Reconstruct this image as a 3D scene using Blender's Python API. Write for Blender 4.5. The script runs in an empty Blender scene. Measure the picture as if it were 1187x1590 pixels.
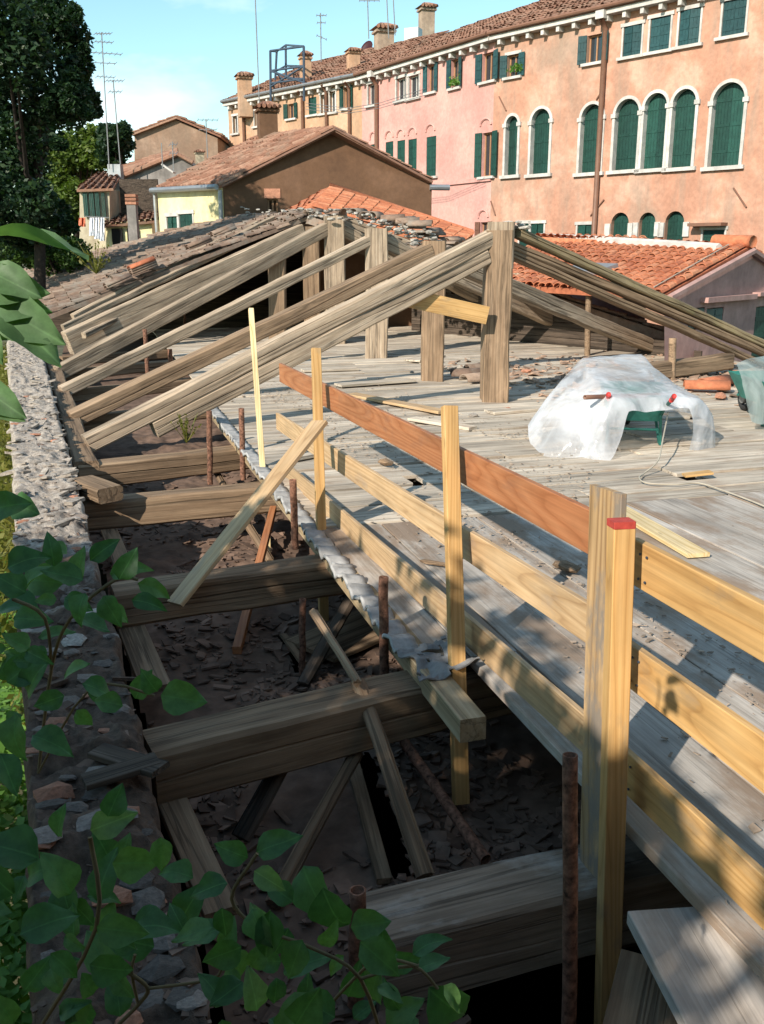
import bpy, bmesh, math, random
from mathutils import Vector, Matrix, noise
from mathutils.geometry import delaunay_2d_cdt
random.seed(11)
R = random.Random(5)
sc = bpy.context.scene
COL = sc.collection
V = Vector

# ------------------------------------------------------------------ camera, light, exposure
F, PITCH, YAW, CX, CY, EYE = 1450., math.atan(400/1450.), math.radians(16.9), 593.5, 795., 2.0
cam_d = bpy.data.cameras.new('camera'); cam = bpy.data.objects.new('camera', cam_d); COL.objects.link(cam)
cam.location = (0, 0, EYE); cam.rotation_euler = (math.pi/2 - PITCH, 0, -YAW)
cam_d.sensor_fit = 'VERTICAL'; cam_d.sensor_height = 24; cam_d.lens = 24*F/1590.
cam_d.clip_start = .05; cam_d.clip_end = 3000
sc.camera = cam
SUN_EL, SUN_AHEAD = math.radians(31), math.radians(-38)
SUN = V((-math.cos(SUN_EL)*math.cos(SUN_AHEAD), math.cos(SUN_EL)*math.sin(SUN_AHEAD), math.sin(SUN_EL)))
w = bpy.data.worlds.new('World'); sc.world = w; w.use_nodes = True
nt = w.node_tree; nt.nodes.clear()
wo = nt.nodes.new('ShaderNodeOutputWorld'); bg = nt.nodes.new('ShaderNodeBackground'); sky = nt.nodes.new('ShaderNodeTexSky')
sky.sky_type = 'NISHITA'; sky.sun_disc = False; sky.sun_elevation = SUN_EL
sky.sun_rotation = math.radians(270) + SUN_AHEAD; sky.air_density = 1.0; sky.dust_density = .25; sky.ozone_density = 1.0
tc = nt.nodes.new('ShaderNodeTexCoord'); mp = nt.nodes.new('ShaderNodeMapping'); mp.inputs['Scale'].default_value = (1, 1, 2.6)
mp.inputs['Location'].default_value = (2.1, .4, .6)
cn = nt.nodes.new('ShaderNodeTexNoise'); cn.inputs['Scale'].default_value = 1.5; cn.inputs['Detail'].default_value = 7; cn.inputs['Roughness'].default_value = .55
cr = nt.nodes.new('ShaderNodeValToRGB'); cr.color_ramp.elements[0].position = .57; cr.color_ramp.elements[1].position = .76
cm = nt.nodes.new('ShaderNodeMix'); cm.data_type = 'RGBA'; cm.inputs['B'].default_value = (9, 9, 9, 1)
tint = nt.nodes.new('ShaderNodeMix'); tint.data_type = 'RGBA'; tint.blend_type = 'MULTIPLY'; tint.inputs['Factor'].default_value = 1; tint.inputs['B'].default_value = (1.0, 1.20, 1.07, 1)
L = nt.links.new
L(tc.outputs['Generated'], mp.inputs['Vector']); L(mp.outputs['Vector'], cn.inputs['Vector']); L(cn.outputs['Fac'], cr.inputs['Fac'])
L(sky.outputs['Color'], tint.inputs['A']); L(tint.outputs['Result'], cm.inputs['A']); L(cr.outputs['Color'], cm.inputs['Factor'])
L(cm.outputs['Result'], bg.inputs['Color']); bg.inputs['Strength'].default_value = .13; L(bg.outputs['Background'], wo.inputs['Surface'])
sd = bpy.data.lights.new('sun', 'SUN'); sd.energy = 5.0; sd.angle = math.radians(.5); sd.color = (1, .91, .79)
so = bpy.data.objects.new('sun', sd); COL.objects.link(so); so.rotation_euler = SUN.to_track_quat('Z', 'Y').to_euler(); so.location = (-20, 5, 20)
vs = sc.view_settings; vs.view_transform = 'Standard'; vs.look = 'None'; vs.exposure = .52; vs.gamma = 1; vs.use_curve_mapping = False
sc.render.resolution_x, sc.render.resolution_y = 764, 1024

# ------------------------------------------------------------------ a pixel of the photograph to a point in the place
_s, _c, _sy, _cy = math.sin(PITCH), math.cos(PITCH), math.sin(YAW), math.cos(YAW)
def ray(px, py):
    u, v = px-CX, py-CY; fy = F*_c - v*_s
    return V((u*_cy + fy*_sy, -u*_sy + fy*_cy, -F*_s - v*_c))
O = V((0, 0, EYE))
def atz(px, py, z=0.): d = ray(px, py); return O + d*((z-EYE)/d.z)
def aty(px, py, y): d = ray(px, py); return O + d*(y/d.y)
def atx(px, py, x): d = ray(px, py); return O + d*(x/d.x)
def atd(px, py, dist):
    d = ray(px, py); return O + d*(dist/(d.x*_sy + d.y*_cy))
def onplane(px, py, P, n): d = ray(px, py); return O + d*((P-O).dot(n)/d.dot(n))

# ------------------------------------------------------------------ object helpers
WM = {}
def put(o, M=None, parent=None):
    M = M or Matrix(); WM[o.name] = M
    if o.name not in COL.objects: COL.objects.link(o)
    if parent: o.parent = parent; o.matrix_basis = WM[parent.name].inverted() @ M
    else: o.matrix_basis = M
    return o
def tag(o, label=None, cat=None, group=None, kind=None):
    if label: o['label'] = label
    if cat: o['category'] = cat
    if group: o['group'] = group
    if kind: o['kind'] = kind
    return o
def thing(name, label, cat, loc, group=None):
    o = bpy.data.objects.new(name, None); o.empty_display_size = .2
    put(o, Matrix.Translation(V(loc))); return tag(o, label, cat, group)
def mesh(vs_, fs, mat, smooth=False):
    m = bpy.data.meshes.new('m'); m.from_pydata([tuple(v) for v in vs_], [], fs); m.materials.append(mat)
    if smooth:
        for p in m.polygons: p.use_smooth = True
    m.update(); return m
def obj(name, m, M=None, parent=None): return put(bpy.data.objects.new(name, m), M, parent)
class MB:
    def __init__(s): s.v = []; s.f = []
    def add(s, vs_, fs): k = len(s.v); s.v += [V(v) for v in vs_]; s.f += [tuple(i+k for i in f) for f in fs]
    def box(s, M, x0, x1, y0, y1, z0, z1):
        P = [M @ V((x, y, z)) for x in (x0, x1) for y in (y0, y1) for z in (z0, z1)]
        s.add(P, [(0, 1, 3, 2), (4, 6, 7, 5), (0, 4, 5, 1), (2, 3, 7, 6), (0, 2, 6, 4), (1, 5, 7, 3)])
    def tube(s, pts, r, n=8, cap=True):
        pts = [V(p) for p in pts]; k = len(s.v); rs = r if isinstance(r, (list, tuple)) else [r]*len(pts)
        a = None
        for i, p in enumerate(pts):
            t = (pts[min(i+1, len(pts)-1)] - pts[max(i-1, 0)]).normalized()
            a = (V((0, 0, 1)) if abs(t.z) < .9 else V((1, 0, 0))) if a is None else a
            b = t.cross(a).normalized(); a2 = b.cross(t).normalized(); a = a2
            for j in range(n):
                th = 2*math.pi*j/n; s.v.append(p + (a2*math.cos(th) + b*math.sin(th))*rs[i])
        for i in range(len(pts)-1):
            for j in range(n): s.f.append((k+i*n+j, k+i*n+(j+1) % n, k+(i+1)*n+(j+1) % n, k+(i+1)*n+j))
        if cap: s.f.append(tuple(k+j for j in range(n))); s.f.append(tuple(k+(len(pts)-1)*n+j for j in reversed(range(n))))
    def build(s, name, mat, parent=None, M=None, smooth=False):
        M = M or Matrix()
        return obj(name, mesh(s.v, s.f, mat, smooth), M, parent)
    def local(s, name, mat, parent=None, smooth=False, origin=None):
        c = origin or sum(s.v, V())/max(1, len(s.v)); vv = [v-c for v in s.v]
        return obj(name, mesh(vv, s.f, mat, smooth), Matrix.Translation(c), parent)
def frame(A, B, up=V((0, 0, 1))):
    x = (B-A).normalized(); y = up.cross(x).normalized(); z = x.cross(y)
    M = Matrix((x, y, z)).transposed().to_4x4(); M.translation = A; return M

# ------------------------------------------------------------------ materials
def newmat(name, rough=.85):
    m = bpy.data.materials.new(name); m.use_nodes = True; t = m.node_tree; b = t.nodes['Principled BSDF']; b.inputs['Roughness'].default_value = rough
    b.inputs['Specular IOR Level'].default_value = .3
    return m, t, b
def N(t, kind, **kw):
    n = t.nodes.new('ShaderNode'+kind)
    for k, v in kw.items():
        if k in n.inputs: n.inputs[k].default_value = v
        else: setattr(n, k, v)
    return n
def coords(t, scale=(1, 1, 1), rnd=True):
    c = N(t, 'TexCoord'); src = c.outputs['Object']
    if rnd:
        oi = N(t, 'ObjectInfo'); mu = N(t, 'VectorMath', operation='SCALE'); mu.inputs[0].default_value = (31, 17, 23); t.links.new(oi.outputs['Random'], mu.inputs['Scale'])
        ad = N(t, 'VectorMath', operation='ADD'); t.links.new(src, ad.inputs[0]); t.links.new(mu.outputs[0], ad.inputs[1]); src = ad.outputs[0]
    m = N(t, 'Mapping'); m.inputs['Scale'].default_value = scale; t.links.new(src, m.inputs['Vector']); return m.outputs['Vector']
def noi(t, vec, scale, detail=6, rough=.6, dist=0.):
    n = N(t, 'TexNoise', Scale=scale, Detail=detail, Roughness=rough, Distortion=dist); t.links.new(vec, n.inputs['Vector']); return n.outputs['Fac']
def ramp(t, fac, stops):
    r = N(t, 'ValToRGB'); e = r.color_ramp.elements
    while len(e) < len(stops): e.new(.5)
    for i, (p, c) in enumerate(stops): e[i].position = p; e[i].color = (*c, 1) if len(c) == 3 else c
    t.links.new(fac, r.inputs['Fac']); return r.outputs['Color']
def mix(t, a, b, fac, mode='MIX'):
    m = N(t, 'Mix', data_type='RGBA', blend_type=mode)
    for k, x in (('A', a), ('B', b)):
        if hasattr(x, 'links') or hasattr(x, 'is_linked'): t.links.new(x, m.inputs[k])
        else: m.inputs[k].default_value = (*x, 1)
    if isinstance(fac, (int, float)): m.inputs['Factor'].default_value = fac
    else: t.links.new(fac, m.inputs['Factor'])
    return m.outputs['Result']
def g(x): return (x, x, x)
def bump(t, b, h, strength=.4, dist=.02):
    n = N(t, 'Bump', Strength=strength, Distance=dist); t.links.new(h, n.inputs['Height']); t.links.new(n.outputs['Normal'], b.inputs['Normal'])
def rndval(t, lo, hi, island=False):
    if island: s = N(t, 'NewGeometry').outputs['Random Per Island']
    else: s = N(t, 'ObjectInfo').outputs['Random']
    return ramp(t, s, [(0, g(lo)), (1, g(hi))])

def wood(name, dark, mid, light, grain=14, crack=.5, stain=None, var=(.82, 1.12), rough=.88, bs=.6):
    m, t, b = newmat(name, rough)
    n1 = noi(t, coords(t, (.45, grain, grain)), 1.3, 9, .68, .5); n4 = noi(t, coords(t, (1.1, 75, 75)), 1., 4, .65); n3 = noi(t, coords(t, (.8, 2.6, 2.6)), 1.6, 6, .65)
    n2 = noi(t, coords(t, (.16, 6.5, 6.5)), 1.2, 5, .55, .3); n5 = noi(t, coords(t, (.5, 26, 26)), 1.1, 5, .6, .2)
    col = ramp(t, n1, [(.28, dark), (.5, mid), (.70, light)])
    col = mix(t, col, ramp(t, n4, [(.3, g(.80)), (.62, g(1.08))]), 1, 'MULTIPLY')
    lines = ramp(t, n2, [(.468, g(1)), (.494, g(1-crack*1.15)), (.506, g(1-crack*1.15)), (.524, g(1))]); col = mix(t, col, lines, 1, 'MULTIPLY')
    fine = ramp(t, n5, [(.30, g(1-crack*.8)), (.40, g(1))]); col = mix(t, col, fine, 1, 'MULTIPLY')
    col = mix(t, col, ramp(t, n3, [(.3, g(.66)), (.62, g(1.1))]), 1, 'MULTIPLY')
    if stain: col = mix(t, col, stain[0], ramp(t, noi(t, coords(t, (1, 2, 2)), stain[1], 6, .65), [(stain[2], g(0)), (stain[2]+.14, g(stain[3]))]))
    col = mix(t, col, rndval(t, *var), 1, 'MULTIPLY')
    t.links.new(col, b.inputs['Base Color'])
    bump(t, b, mix(t, mix(t, n4, fine, .5), lines, .5), bs, .014); return m
def knotty(name, dark, mid, light, var=(.9, 1.08), stain=None):
    """sawn softwood: growth rings cut lengthwise, fine fibre, a few knots"""
    m, t, b = newmat(name, .62)
    n0 = noi(t, coords(t, (.22, 3.4, 3.4)), 1.1, 1.5, .45, .25); mu = N(t, 'Math', operation='MULTIPLY'); t.links.new(n0, mu.inputs[0]); mu.inputs[1].default_value = 24.
    fr = N(t, 'Math', operation='FRACT'); t.links.new(mu.outputs[0], fr.inputs[0])
    f = noi(t, coords(t, (1.2, 60, 60)), 1, 4, .6); bl = noi(t, coords(t, (1, 3, 3)), 1.5, 5, .6)
    col = ramp(t, fr.outputs[0], [(0, mid), (.45, light), (.80, mid), (.95, dark), (1, mid)])
    col = mix(t, col, ramp(t, f, [(.3, g(.8)), (.6, g(1.05))]), 1, 'MULTIPLY')
    col = mix(t, col, ramp(t, bl, [(.3, g(.74)), (.6, g(1.04))]), 1, 'MULTIPLY')
    vo = N(t, 'TexVoronoi', Scale=2.2); t.links.new(coords(t, (.8, 3.2, 3.2)), vo.inputs['Vector'])
    col = mix(t, col, tuple(x*.45 for x in dark), ramp(t, vo.outputs['Distance'], [(.03, g(.6)), (.08, g(0))]))
    if stain: col = mix(t, col, stain[0], ramp(t, noi(t, coords(t, (1, 2.5, 2.5)), stain[1], 6, .65), [(stain[2], g(0)), (stain[2]+.12, g(stain[3]))]))
    col = mix(t, col, rndval(t, *var), 1, 'MULTIPLY')
    t.links.new(col, b.inputs['Base Color']); bump(t, b, f, .18, .004); return m
def plain(name, col, rough=.7, var=None, nscale=6, nvar=(.8, 1.1), metal=0, bs=.15, island=False):
    m, t, b = newmat(name, rough); n = noi(t, coords(t), nscale, 7, .6)
    c = mix(t, col, ramp(t, n, [(.3, g(nvar[0])), (.68, g(nvar[1]))]), 1, 'MULTIPLY')
    if var: c = mix(t, c, rndval(t, *var), 1, 'MULTIPLY')
    if island: c = mix(t, c, rndval(t, .6, 1.3, True), 1, 'MULTIPLY')
    t.links.new(c, b.inputs['Base Color']); b.inputs['Metallic'].default_value = metal
    if bs: bump(t, b, n, bs, .01)
    return m
def plaster(name, base, pale, dirt, streak=.5, sc_=.5, dirtamt=.55):
    m, t, b = newmat(name, .92); c = coords(t, (1, 1, 1), False)
    n1 = noi(t, c, sc_, 8, .62, .3); n2 = noi(t, coords(t, (2.4, 2.4, .28), False), .8, 7, .65); n3 = noi(t, c, 6, 6, .65); n4 = noi(t, coords(t, (.9, .9, .7), False), .33, 6, .6, .5)
    col = ramp(t, n1, [(.38, tuple(x*.84 for x in base)), (.49, base), (.60, pale)])
    col = mix(t, col, dirt, ramp(t, n2, [(.46, g(0)), (.70, g(streak))]))
    col = mix(t, col, dirt, ramp(t, n4, [(.49, g(0)), (.64, g(dirtamt))]))
    col = mix(t, col, ramp(t, n3, [(.3, g(.84)), (.65, g(1.06))]), 1, 'MULTIPLY')
    t.links.new(col, b.inputs['Base Color']); bump(t, b, n3, .35, .02); return m
def tilemat(name, a, b_, c_, lichen=None, island=True):
    m, t, b = newmat(name, .9); n = noi(t, coords(t), 9, 7, .65)
    r1 = N(t, 'ObjectInfo').outputs['Random']; r2 = N(t, 'NewGeometry').outputs['Random Per Island']
    ad = N(t, 'Math', operation='ADD'); t.links.new(r1, ad.inputs[0]); t.links.new(r2, ad.inputs[1]); fr = N(t, 'Math', operation='FRACT'); t.links.new(ad.outputs[0], fr.inputs[0])
    col = ramp(t, fr.outputs[0], [(0, a), (.5, b_), (1, c_)])
    col = mix(t, col, ramp(t, n, [(.32, g(.66)), (.66, g(1.14))]), 1, 'MULTIPLY')
    if lichen:
        cc = N(t, 'NewGeometry').outputs['Position']; l = noi(t, cc, lichen[1], 8, .7)
        col = mix(t, col, lichen[0], ramp(t, l, [(lichen[2], g(0)), (lichen[2]+.16, g(lichen[3]))]))
    t.links.new(col, b.inputs['Base Color']); bump(t, b, n, .4, .01); return m
def leafmat(name, a, b_, c_, trans=.35, vein=False, rough=.5):
    m, t, b = newmat(name, rough)
    r1 = N(t, 'ObjectInfo').outputs['Random']; r2 = N(t, 'NewGeometry').outputs['Random Per Island']
    ad = N(t, 'Math', operation='ADD'); t.links.new(r1, ad.inputs[0]); t.links.new(r2, ad.inputs[1]); fr = N(t, 'Math', operation='FRACT'); t.links.new(ad.outputs[0], fr.inputs[0])
    col = ramp(t, fr.outputs[0], [(0, a), (.6, b_), (1, c_)])
    if vein:
        c = N(t, 'TexCoord').outputs['Object']; sx = N(t, 'SeparateXYZ'); t.links.new(c, sx.inputs[0])
        ab = N(t, 'Math', operation='ABSOLUTE'); t.links.new(sx.outputs['Y'], ab.inputs[0])
        col = mix(t, col, tuple(min(1, x*1.5) for x in b_), ramp(t, ab.outputs[0], [(.006, g(.6)), (.02, g(0))]))
        wv = N(t, 'TexWave', Scale=3.1, Distortion=.6); 
        av = N(t, 'CombineXYZ'); sb = N(t, 'Math', operation='SUBTRACT'); t.links.new(sx.outputs['X'], sb.inputs[0]); t.links.new(ab.outputs[0], sb.inputs[1]); t.links.new(sb.outputs[0], av.inputs[0]); t.links.new(av.outputs[0], wv.inputs['Vector'])
        col = mix(t, col, ramp(t, wv.outputs['Fac'], [(.8, g(1)), (1, g(1.04))]), 1, 'MULTIPLY')
        col = mix(t, col, ramp(t, noi(t, coords(t), 5, 5, .6), [(.3, g(.75)), (.7, g(1.15))]), 1, 'MULTIPLY')
    t.links.new(col, b.inputs['Base Color'])
    tr = N(t, 'BsdfTranslucent'); ms = N(t, 'MixShader'); ms.inputs[0].default_value = trans
    cg = mix(t, col, (1.3, 1.5, .5), 1, 'MULTIPLY'); t.links.new(cg, tr.inputs['Color'])
    out = t.nodes['Material Output']; t.links.new(b.outputs[0], ms.inputs[1]); t.links.new(tr.outputs[0], ms.inputs[2]); t.links.new(ms.outputs[0], out.inputs['Surface']); return m

OLD = wood('weathered_wood', (.27, .195, .13), (.40, .305, .215), (.52, .42, .315), 17, .45)
OLDB = wood('brown_old_wood', (.20, .13, .08), (.275, .185, .115), (.35, .245, .16), 16, .36)
TIE = wood('tie_wood', (.15, .096, .058), (.23, .155, .096), (.33, .235, .15), 13, .4, var=(.9, 1.1))
MOSSY = wood('mossy_wood', (.19, .14, .08), (.28, .21, .12), (.36, .28, .17), 15, .45, stain=((.24, .21, .085), 2.5, .54, .45))
DECK = wood('deck_wood', (.40, .325, .245), (.52, .445, .355), (.62, .55, .455), 10, .35, stain=((.30, .21, .145), 1.6, .53, .6), var=(.78, 1.16))
DECKG = wood('grey_board', (.33, .285, .24), (.44, .395, .345), (.53, .485, .435), 8, .2, stain=((.24, .165, .11), 1.3, .45, .8), var=(.88, 1.1))
DARKW = wood('dark_wood', (.03, .022, .016), (.075, .055, .04), (.14, .105, .08), 12, .5)
YEL = knotty('yellow_pine', (.42, .235, .085), (.52, .305, .115), (.58, .36, .15), stain=((.27, .20, .125), 2.2, .56, .6))
RED = knotty('red_pine', (.31, .115, .045), (.37, .145, .06), (.42, .18, .08), stain=((.25, .12, .07), 2.4, .55, .5))
TAN = knotty('tan_pine', (.38, .24, .125), (.47, .31, .165), (.54, .375, .215), stain=((.30, .24, .19), 2.0, .56, .55))
PALE = knotty('pale_pine', (.55, .38, .17), (.70, .53, .27), (.78, .62, .36))
BRD = knotty('stained_board', (.24, .145, .07), (.40, .25, .12), (.50, .33, .17), stain=((.20, .175, .15), 2.6, .46, .85))
REDP = plain('red_paint', (.45, .06, .045), .7, None, 30, (.6, 1.15))
RUST = plain('rust', (.17, .085, .055), .9, (.8, 1.2), 38, (.25, 1.9), .2, .6)
MORT = plain('mortar', (.33, .305, .27), .95, (.75, 1.2), 9, (.6, 1.15), 0, .6, island=True)
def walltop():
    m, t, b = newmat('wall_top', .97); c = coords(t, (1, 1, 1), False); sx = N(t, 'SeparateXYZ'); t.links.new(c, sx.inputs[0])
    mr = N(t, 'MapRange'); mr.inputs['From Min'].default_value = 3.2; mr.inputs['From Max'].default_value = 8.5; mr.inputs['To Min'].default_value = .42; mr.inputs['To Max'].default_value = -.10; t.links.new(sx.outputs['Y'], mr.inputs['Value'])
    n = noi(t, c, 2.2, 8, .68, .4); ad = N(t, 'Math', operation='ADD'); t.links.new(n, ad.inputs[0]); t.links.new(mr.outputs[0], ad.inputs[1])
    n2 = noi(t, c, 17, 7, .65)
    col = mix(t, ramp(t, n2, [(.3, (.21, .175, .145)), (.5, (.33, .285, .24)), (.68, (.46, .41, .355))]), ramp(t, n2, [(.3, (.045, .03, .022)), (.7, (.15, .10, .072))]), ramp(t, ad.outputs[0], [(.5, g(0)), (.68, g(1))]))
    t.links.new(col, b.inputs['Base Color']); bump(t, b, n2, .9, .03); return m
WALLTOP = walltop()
STONE = plain('wall_stone', (.31, .275, .24), .95, (.55, 1.25), 8, (.6, 1.2), 0, .6)
BRICK = plain('brick', (.40, .19, .12), .95, (.7, 1.25), 9, (.65, 1.15), 0, .5)
DIRT = plain('dirt', (.135, .088, .064), 1, None, 5, (.5, 1.4), 0, .8)
SHARD = plain('shard', (.16, .105, .078), .95, None, 9, (.6, 1.3), 0, .4, island=True)
CHIP = plain('chip', (.33, .26, .20), .95, None, 9, (.6, 1.3), 0, .3, island=True)
FIBRE = plain('fibre_cement', (.36, .355, .345), .85, None, 14, (.6, 1.15), 0, .4)
ORANGE = plaster('orange_plaster', (.47, .245, .165), (.55, .33, .24), (.30, .225, .17), .7, .6, .62)
PINK = plaster('pink_plaster', (.58, .30, .26), (.62, .345, .295), (.48, .27, .225), .35, .4, .3)
PEACH = plaster('peach_plaster', (.50, .30, .185), (.56, .36, .24), (.28, .21, .15), .5, .5, .5)
BROWN = plaster('brown_plaster', (.135, .072, .040), (.16, .088, .052), (.10, .055, .034), .3, .6, .4)
YELP = plaster('yellow_plaster', (.68, .60, .33), (.72, .65, .40), (.5, .43, .26), .3, .6, .3)
ANNEX = plaster('annex_plaster', (.44, .26, .23), (.50, .31, .27), (.28, .18, .15), .45, .9, .5)
GREYP = plaster('grey_plaster', (.22, .20, .185), (.30, .27, .25), (.12, .11, .10), .6, .9, .6)
CREAM = plaster('cream_plaster', (.44, .38, .27), (.50, .44, .33), (.28, .23, .16), .6, .9, .4)
WHITE = plain('white_stone', (.56, .53, .49), .8, (.9, 1.05), 3, (.68, 1.05))
GREEN = plain('green_shutter', (.012, .050, .038), .5, (.75, 1.3), 5, (.75, 1.15))
BLUEG = plain('blue_green_shutter', (.02, .062, .066), .5, (.8, 1.25), 5, (.75, 1.15))
BRSH = plain('brown_shutter', (.16, .075, .05), .6)
FRAMEW = plain('window_wood', (.36, .19, .10), .6)
GLASS, _t, _b = newmat('glass', .08); _b.inputs['Base Color'].default_value = (.03, .035, .04, 1); _b.inputs['Specular IOR Level'].default_value = .6
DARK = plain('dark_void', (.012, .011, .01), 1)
PIPE = plain('brown_pipe', (.20, .105, .07), .5, None, 3, (.8, 1.1))
ZINC = plain('zinc', (.33, .34, .35), .45, None, 4, (.8, 1.1), .6)
IRON = plain('blue_iron', (.05, .07, .10), .5)
STEEL = plain('antenna_steel', (.28, .28, .28), .5, None, 8, (.8, 1.1), .5)
TILER = tilemat('red_tile', (.40, .13, .065), (.50, .175, .085), (.56, .24, .13), ((.32, .17, .11), 1.3, .56, .55))
TILEO = tilemat('old_tile', (.15, .10, .075), (.22, .145, .105), (.30, .215, .16), ((.235, .205, .17), 1.6, .46, .8))
TILEM = tilemat('mid_tile', (.20, .095, .06), (.28, .14, .09), (.35, .205, .14), ((.22, .165, .12), .8, .5, .6))
GROUND = plain('soil', (.09, .085, .045), 1, None, 1.2, (.5, 1.3))
LEAF = leafmat('leaf', (.042, .115, .042), (.06, .15, .055), (.10, .20, .065), .32, True)
LEAFB = leafmat('bright_leaf', (.11, .20, .09), (.13, .23, .105), (.16, .26, .12), .4, True)
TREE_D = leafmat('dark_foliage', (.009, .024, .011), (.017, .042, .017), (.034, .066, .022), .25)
TREE_L = leafmat('light_foliage', (.05, .085, .015), (.085, .13, .022), (.13, .17, .035), .35)
IVY = leafmat('ivy_foliage', (.08, .17, .03), (.12, .25, .045), (.17, .31, .07), .4)
DRY = leafmat('dry_foliage', (.10, .11, .02), (.14, .14, .03), (.17, .15, .04), .3)
BARK = plain('bark', (.04, .03, .024), 1, None, 12, (.5, 1.3), 0, .6)
TWIG = plain('twig', (.16, .12, .06), .9)
TUBG = plain('green_paint', (.03, .17, .14), .5, None, 9, (.6, 1.1))
GRIP = plain('red_grip', (.6, .05, .045), .5)
RUBBER = plain('rubber', (.03, .03, .03), .8)
CLOTH = plain('laundry', (.72, .74, .78), .9)
CABLE = plain('cable', (.40, .36, .29), .7)
def plastic(name, col, alpha):
    m, t, b = newmat(name, .22); b.inputs['Base Color'].default_value = (*col, 1); b.inputs['Specular IOR Level'].default_value = .5
    n = noi(t, coords(t, (1, 1, .45)), 2.6, 5, .55, .8); vo = N(t, 'TexVoronoi', feature='DISTANCE_TO_EDGE', Scale=2.6)
    dv = N(t, 'VectorMath', operation='ADD'); nn = N(t, 'TexNoise', Scale=3., Detail=4); t.links.new(coords(t), nn.inputs['Vector']); t.links.new(coords(t, (1.3, 1.3, .35)), dv.inputs[0]); t.links.new(nn.outputs['Color'], dv.inputs[1]); t.links.new(dv.outputs[0], vo.inputs['Vector'])
    cr_ = ramp(t, vo.outputs['Distance'], [(0, g(1)), (.2, g(.4)), (.6, g(0))]); bump(t, b, mix(t, cr_, n, .5), .28, .05)
    tl = N(t, 'BsdfTranslucent'); tl.inputs['Color'].default_value = (*col, 1); tp = N(t, 'BsdfTransparent')
    m1 = N(t, 'MixShader'); m1.inputs[0].default_value = .45; m2 = N(t, 'MixShader')
    a = ramp(t, n, [(.34, g(min(.9, alpha*2.0))), (.62, g(alpha*.3))]); t.links.new(a, m2.inputs[0])
    t.links.new(b.outputs[0], m1.inputs[1]); t.links.new(tl.outputs[0], m1.inputs[2]); t.links.new(m1.outputs[0], m2.inputs[1]); t.links.new(tp.outputs[0], m2.inputs[2])
    t.links.new(m2.outputs[0], t.nodes['Material Output'].inputs['Surface']); return m
SHEET = plastic('plastic_sheet', (.80, .83, .88), .30)
NET = plastic('green_net', (.42, .50, .48), .35)

# ------------------------------------------------------------------ timber
def beam_mesh(Ln, w_, h_, mat, old=False, top=False, seed=0, cham=None, wob=None, taper=1.):
    cham = cham if cham is not None else (.02 if old else .003); wob = wob if wob is not None else (.014 if old else .0015)
    nseg = max(2, min(30, int(Ln/.28))) if old else max(2, min(8, int(Ln/.8)))
    zo = -h_/2 if top else 0.; rings = []; sd_ = V((seed*3.7, seed*1.3, seed*.77))
    for i in range(nseg+1):
        x = Ln*i/nseg; k = 1+(taper-1)*i/nseg; a, b = w_/2*k, h_/2*k
        loop = [(a, -b+cham), (a, b-cham), (a-cham, b), (-a+cham, b), (-a, b-cham), (-a, -b+cham), (-a+cham, -b), (a-cham, -b)]
        if old:
            z1 = noise.noise(V((x*.5, seed, 3.)))*b*.55; dp = max(0, noise.noise(V((x*.6, seed*2., 9.)))+.3)*.05; z2 = noise.noise(V((x*.5, seed, 13.)))*b*.5
            loop = loop[:1]+[(a, z1-.008), (a-dp, z1), (a, z1+.008)]+loop[1:5]+[(-a, z2+.008), (-a+dp, z2), (-a, z2-.008)]+loop[5:]
        sh = noise.noise_vector(sd_+V((x*.45, 0, 0)))*wob*1.6
        row = []
        for j, (y, z) in enumerate(loop):
            nv = noise.noise_vector(sd_+V((x*1.9, y*7, z*7)))*wob
            row.append(V((x, y+nv.y+sh.y, z+zo+nv.z+sh.z)))
        rings.append(row)
    n = len(rings[0]); vv = [p for r in rings for p in r]; ff = []
    for i in range(nseg):
        for j in range(n): ff.append((i*n+j, i*n+(j+1) % n, (i+1)*n+(j+1) % n, (i+1)*n+j))
    ff.append(tuple(reversed(range(n)))); ff.append(tuple(nseg*n+j for j in range(n)))
    return mesh(vv, ff, mat)
_bs = [0]
def beam(name, A, B, w_, h_, mat, parent=None, old=False, top=False, up=V((0, 0, 1)), **kw):
    _bs[0] += 1; A, B = V(A), V(B)
    return obj(name, beam_mesh((B-A).length, w_, h_, mat, old, top, _bs[0], **kw), frame(A, B, up), parent)
_pipe = {}
def pipe(name, A, B, r, mat, parent=None, open_top=True):
    A, B = V(A), V(B); Ln = (B-A).length; key = (round(Ln, 1), r, mat.name, open_top)
    mb = MB(); n = 12; jj = R.random()*9
    pts = [V((0, 0, Ln*i/10)) + V((noise.noise(V((i*.4, jj, 0))), noise.noise(V((i*.4, jj, 5))), 0))*.006 for i in range(11)]
    mb.tube(pts, r, n, cap=False); k = len(mb.v)-n
    if open_top:
        top = [V((p.x*.78, p.y*.78, p.z)) for p in mb.v[k:]]; dn = [V((p.x, p.y, p.z-.25)) for p in top]
        q = len(mb.v); mb.v += top+dn
        for j in range(n):
            j2 = (j+1) % n; mb.f.append((k+j, k+j2, q+j2, q+j)); mb.f.append((q+j, q+j2, q+n+j2, q+n+j))
        mb.f.append(tuple(q+n+j for j in range(n)))
    else: mb.f.append(tuple(k+j for j in range(n)))
    z = (B-A).normalized(); q_ = z.to_track_quat('Z', 'Y').to_matrix().to_4x4(); q_.translation = A
    return obj(name, mesh(mb.v, mb.f, mat, True), q_, parent)
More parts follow.
